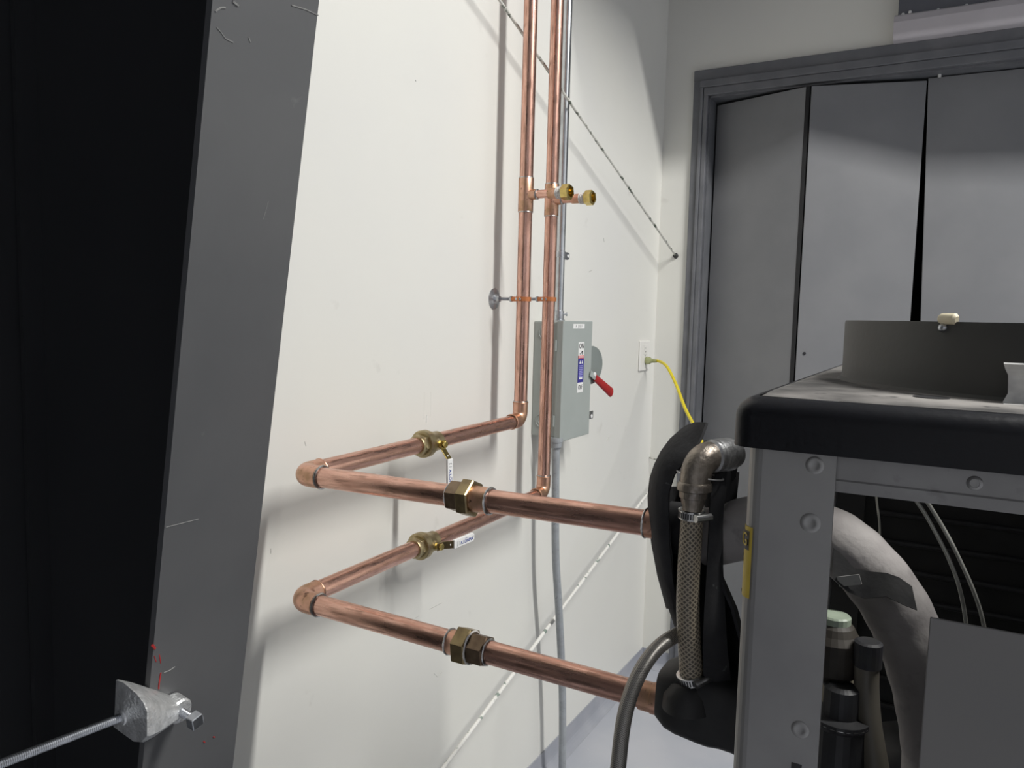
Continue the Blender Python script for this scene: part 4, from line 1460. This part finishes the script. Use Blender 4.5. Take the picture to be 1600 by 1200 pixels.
# elbow at the top of the hose
EL = thing('iron_elbow', 'worn iron pipe elbow on top of the clear braided hose', 'pipe elbow', atY(1083, 775, 0.968))
ec0 = atY(1089, 716, 0.972)
ed = Vector((0.42, 0.90, 0)).normalized()
path_ = bend(ec0, (-0.03, 0, -1), ed, 0.030, 0.024, 12)
path_[0] = atY(1085, 762, 0.969)
obj('elbow', G().tube(path_, 0.0198, 32), M_IRON, EL)
lo_ = path_[0]
obj('elbow_collar', G().lathe(lo_ - UPV * 0.004, UPV, [(0, 0.019), (0.0012, 0.0222), (0.0085, 0.0222), (0.012, 0.0198)], 32, True), M_IRON, EL)
en = path_[-1]
obj('elbow_collar', G().lathe(en - ed * 0.006, ed, [(0, 0.0198), (0.003, 0.0222), (0.011, 0.0222), (0.0125, 0.019)], 32, True), M_SIL, EL)
obj('pipe_plug', G().lathe(en + ed * 0.002, ed, [(0, 0.0222), (0.030, 0.0222), (0.042, 0.019), (0.046, 0.012), (0.047, 0)], 32, True), M_SIL, EL)
obj('hose_barb', G().lathe(atY(1082, 797, 0.968), UPV, [(0, 0.0120), (0.010, 0.0150), (0.016, 0.0160), (0.017, 0.0178), (0.025, 0.0178), (0.026, 0.0160), (0.040, 0.0165)], 28), M_IRON, EL)
obj('gasket_wire', G().torus(ec0 + Vector((0, 0.018, -0.025)), (0.1, 0.1, 1), 0.030, 0.0012, 32, 6), M_SIL, EL)
q0 = atY(1133, 717, 1.03)
obj('flat_tab', G().prism([q0, q0 + Vector((0.018, 0.0, -0.003)), q0 + Vector((0.018, 0.012, -0.003)), q0 + Vector((0, 0.012, 0))], (0, 0, 0.003)), M_SIL, EL)

# split foam sleeve behind and beside the hose
FS = thing('foam_sleeve', 'split black foam insulation peeled open around the iron elbow and hose', 'insulation', atY(1085, 1050, 1.0))


def lerp(a, b_, t):
    return a + (b_ - a) * t


def rowfoam(py, xl, xi, yl, yb_, xr, yr):
    """one level: left outer px, inner lip px, right px; lip depth, back depth, right lip depth"""
    pl = atY(xi, py, yl)
    p1_ = atY((xl * 2 + xi) / 3, py, yl + 0.004)
    p2_ = atY(xl, py, (yl + yb_) / 2)
    p3_ = atY(lerp(xl, xr, 0.25), py, yb_ - 0.008)
    p4_ = atY(lerp(xl, xr, 0.5), py, yb_)
    p5_ = atY(lerp(xl, xr, 0.78), py, yb_ - 0.010)
    p6_ = atY(xr, py, (yr + yb_) / 2)
    p7_ = atY(xr - 6, py, yr)
    z_ = p2_.z
    out = []
    for p in (pl, p1_, p2_, p3_, p4_, p5_, p6_, p7_):
        out.append(p)
    return spline(out, 3)


rows = [rowfoam(760, 1018, 1046, 0.985, 1.10, 1138, 1.03),
        rowfoam(800, 1017, 1045, 0.985, 1.10, 1134, 1.02),
        rowfoam(850, 1022, 1048, 0.985, 1.095, 1128, 1.0),
        rowfoam(900, 1031, 1052, 1.0, 1.09, 1130, 1.0),
        rowfoam(950, 1045, 1060, 1.01, 1.085, 1152, 1.0),
        rowfoam(1000, 1062, 1070, 1.02, 1.08, 1165, 1.01),
        rowfoam(1050, 1085, 1094, 1.03, 1.08, 1172, 1.01),
        rowfoam(1110, 1095, 1102, 1.04, 1.08, 1172, 1.01)]
obj('sleeve', G().sheet(rows, 0.004), M_FOAM, FS)
obj('inner_wrap', G().tube([atY(1041, 822, 1.045), atY(1046, 823, 1.045), atY(1075, 827, 1.045), atY(1106, 832, 1.045)], [0.026, 0.036, 0.037, 0.037], 28), M_FOAM, FS)
# peeled flap standing up at the upper left
fl_rows = []
for (pa, ya), (pb, yb2), (pm, ym_) in (
        (((1066, 674), 1.06), ((1107, 662), 1.01), ((1088, 663), 1.04)),
        (((1050, 688), 1.06), ((1098, 686), 1.00), ((1075, 676), 1.03)),
        (((1036, 707), 1.06), ((1086, 706), 0.99), ((1060, 693), 1.015)),
        (((1026, 727), 1.06), ((1070, 724), 0.985), ((1046, 713), 1.0)),
        (((1019, 748), 1.05), ((1055, 742), 0.985), ((1034, 736), 0.995)),
        (((1016, 775), 1.045), ((1046, 770), 0.985), ((1028, 764), 0.99)),
        (((1017, 808), 1.045), ((1045, 808), 0.985), ((1029, 808), 0.986)),
        (((1022, 850), 1.042), ((1047, 850), 0.986), ((1033, 850), 0.988)),
        (((1031, 898), 1.046), ((1051, 898), 0.996), ((1040, 898), 0.998)),
        (((1045, 950), 1.05), ((1059, 950), 1.008), ((1052, 950), 1.01))):
    a, b_, m2 = atY(*pa, ya), atY(*pb, yb2), atY(*pm, ym_)
    fl_rows.append([a, (a + m2) / 2 + Vector((-0.001, -0.003, 0.001)), m2, (m2 + b_) / 2 + Vector((0, -0.002, 0.0005)), b_])
obj('peeled_flap', G().sheet(fl_rows, 0.004), M_FOAM, FS)
# narrow leaf of foam right of the elbow
rows = []
for (pl, pr_, y_) in (((1117, 742), (1132, 735), 1.0), ((1108, 775), (1128, 775), 0.985), ((1107, 820), (1125, 825), 0.98), ((1104, 880), (1126, 885), 0.985), ((1100, 950), (1130, 955), 0.985), ((1098, 1010), (1134, 1015), 0.99), ((1100, 1060), (1140, 1065), 1.0)):
    a, b_ = atY(*pl, y_), atY(*pr_, y_ + 0.02)
    rows.append([a, (a + b_) / 2 + Vector((0, -0.006, 0)), b_])
obj('foam_leaf', G().sheet(rows, 0.004), M_FOAM, FS)
# insulated stub dropping from the plug to the fat pipe
obj('stub_cover', G().tube(spline([atY(1131, 735, 1.065), atY(1128, 765, 1.06), atY(1124, 800, 1.05), atY(1122, 830, 1.045)], 5), 0.021, 24), M_FOAM, FS)
obj('foam_ear', G().sheet([[atY(1140, 735, 1.05), atY(1141, 748, 1.05)], [atY(1148, 733, 1.05), atY(1146, 752, 1.05)], [atY(1152, 727, 1.05), atY(1150, 745, 1.05)]], 0.004), M_FOAM, FS)

# steel braided flexible hose
fh = spline([atY(1085, 982, 1.02), atY(1062, 990, 1.0), atY(1032, 1008, 0.965), atY(1006, 1040, 0.93), atY(989, 1075, 0.905), atY(978, 1110, 0.885), atY(971, 1150, 0.87), atY(966, 1200, 0.86), atY(962, 1260, 0.85), atY(965, 1400, 0.84)], 8)
pe = fh[-1]
fh += [Vector((pe.x + 0.005, pe.y + 0.01, 0.5)), Vector((pe.x + 0.03, pe.y + 0.05, 0.05)), Vector((pe.x + 0.05, pe.y + 0.1, 0.011))]
tag(obj('flexible_hose', G().tube(spline(fh[::6] + [fh[-1]], 8), 0.0098, 20), M_FLEX), 'dull steel-braided flexible hose looping in front of the lower copper run', 'hose')

# scuffs and runs of paint on the long wall
WL = bpy.data.objects['wall_left']
M_MARK = mat('scuff_grey', (0.56, 0.555, 0.53), 0.6, c2=(0.5, 0.5, 0.47), scale=200)
M_RUN = mat('paint_run', (0.86, 0.86, 0.83), 0.4, c2=(0.8, 0.8, 0.77), scale=200)
for pts, w, m in (([(663, 612), (663, 640), (662, 655)], 0.0005, M_RUN), ([(673, 612), (673, 638), (672, 652)], 0.0005, M_RUN), ([(667, 648), (666, 660)], 0.0018, M_RUN),
                  ([(671, 952), (690, 942)], 0.0007, M_MARK), ([(648, 966), (655, 962)], 0.0006, M_MARK), ([(423, 857), (423, 865)], 0.0008, M_MARK),
                  ([(476, 690), (478, 697)], 0.0006, M_MARK), ([(678, 1052), (684, 1058), (690, 1050)], 0.0005, M_MARK), ([(948, 690), (952, 680)], 0.0015, M_MARK),
                  ([(943, 372), (944, 378)], 0.0012, M_MARK), ([(920, 425), (925, 422)], 0.0012, M_MARK), ([(649, 125), (650, 127)], 0.0012, M_MARK)):
    obj('scuff_mark', G().tube([atX(px, py, XW + 0.0001) for px, py in pts], w, 6), m, WL)
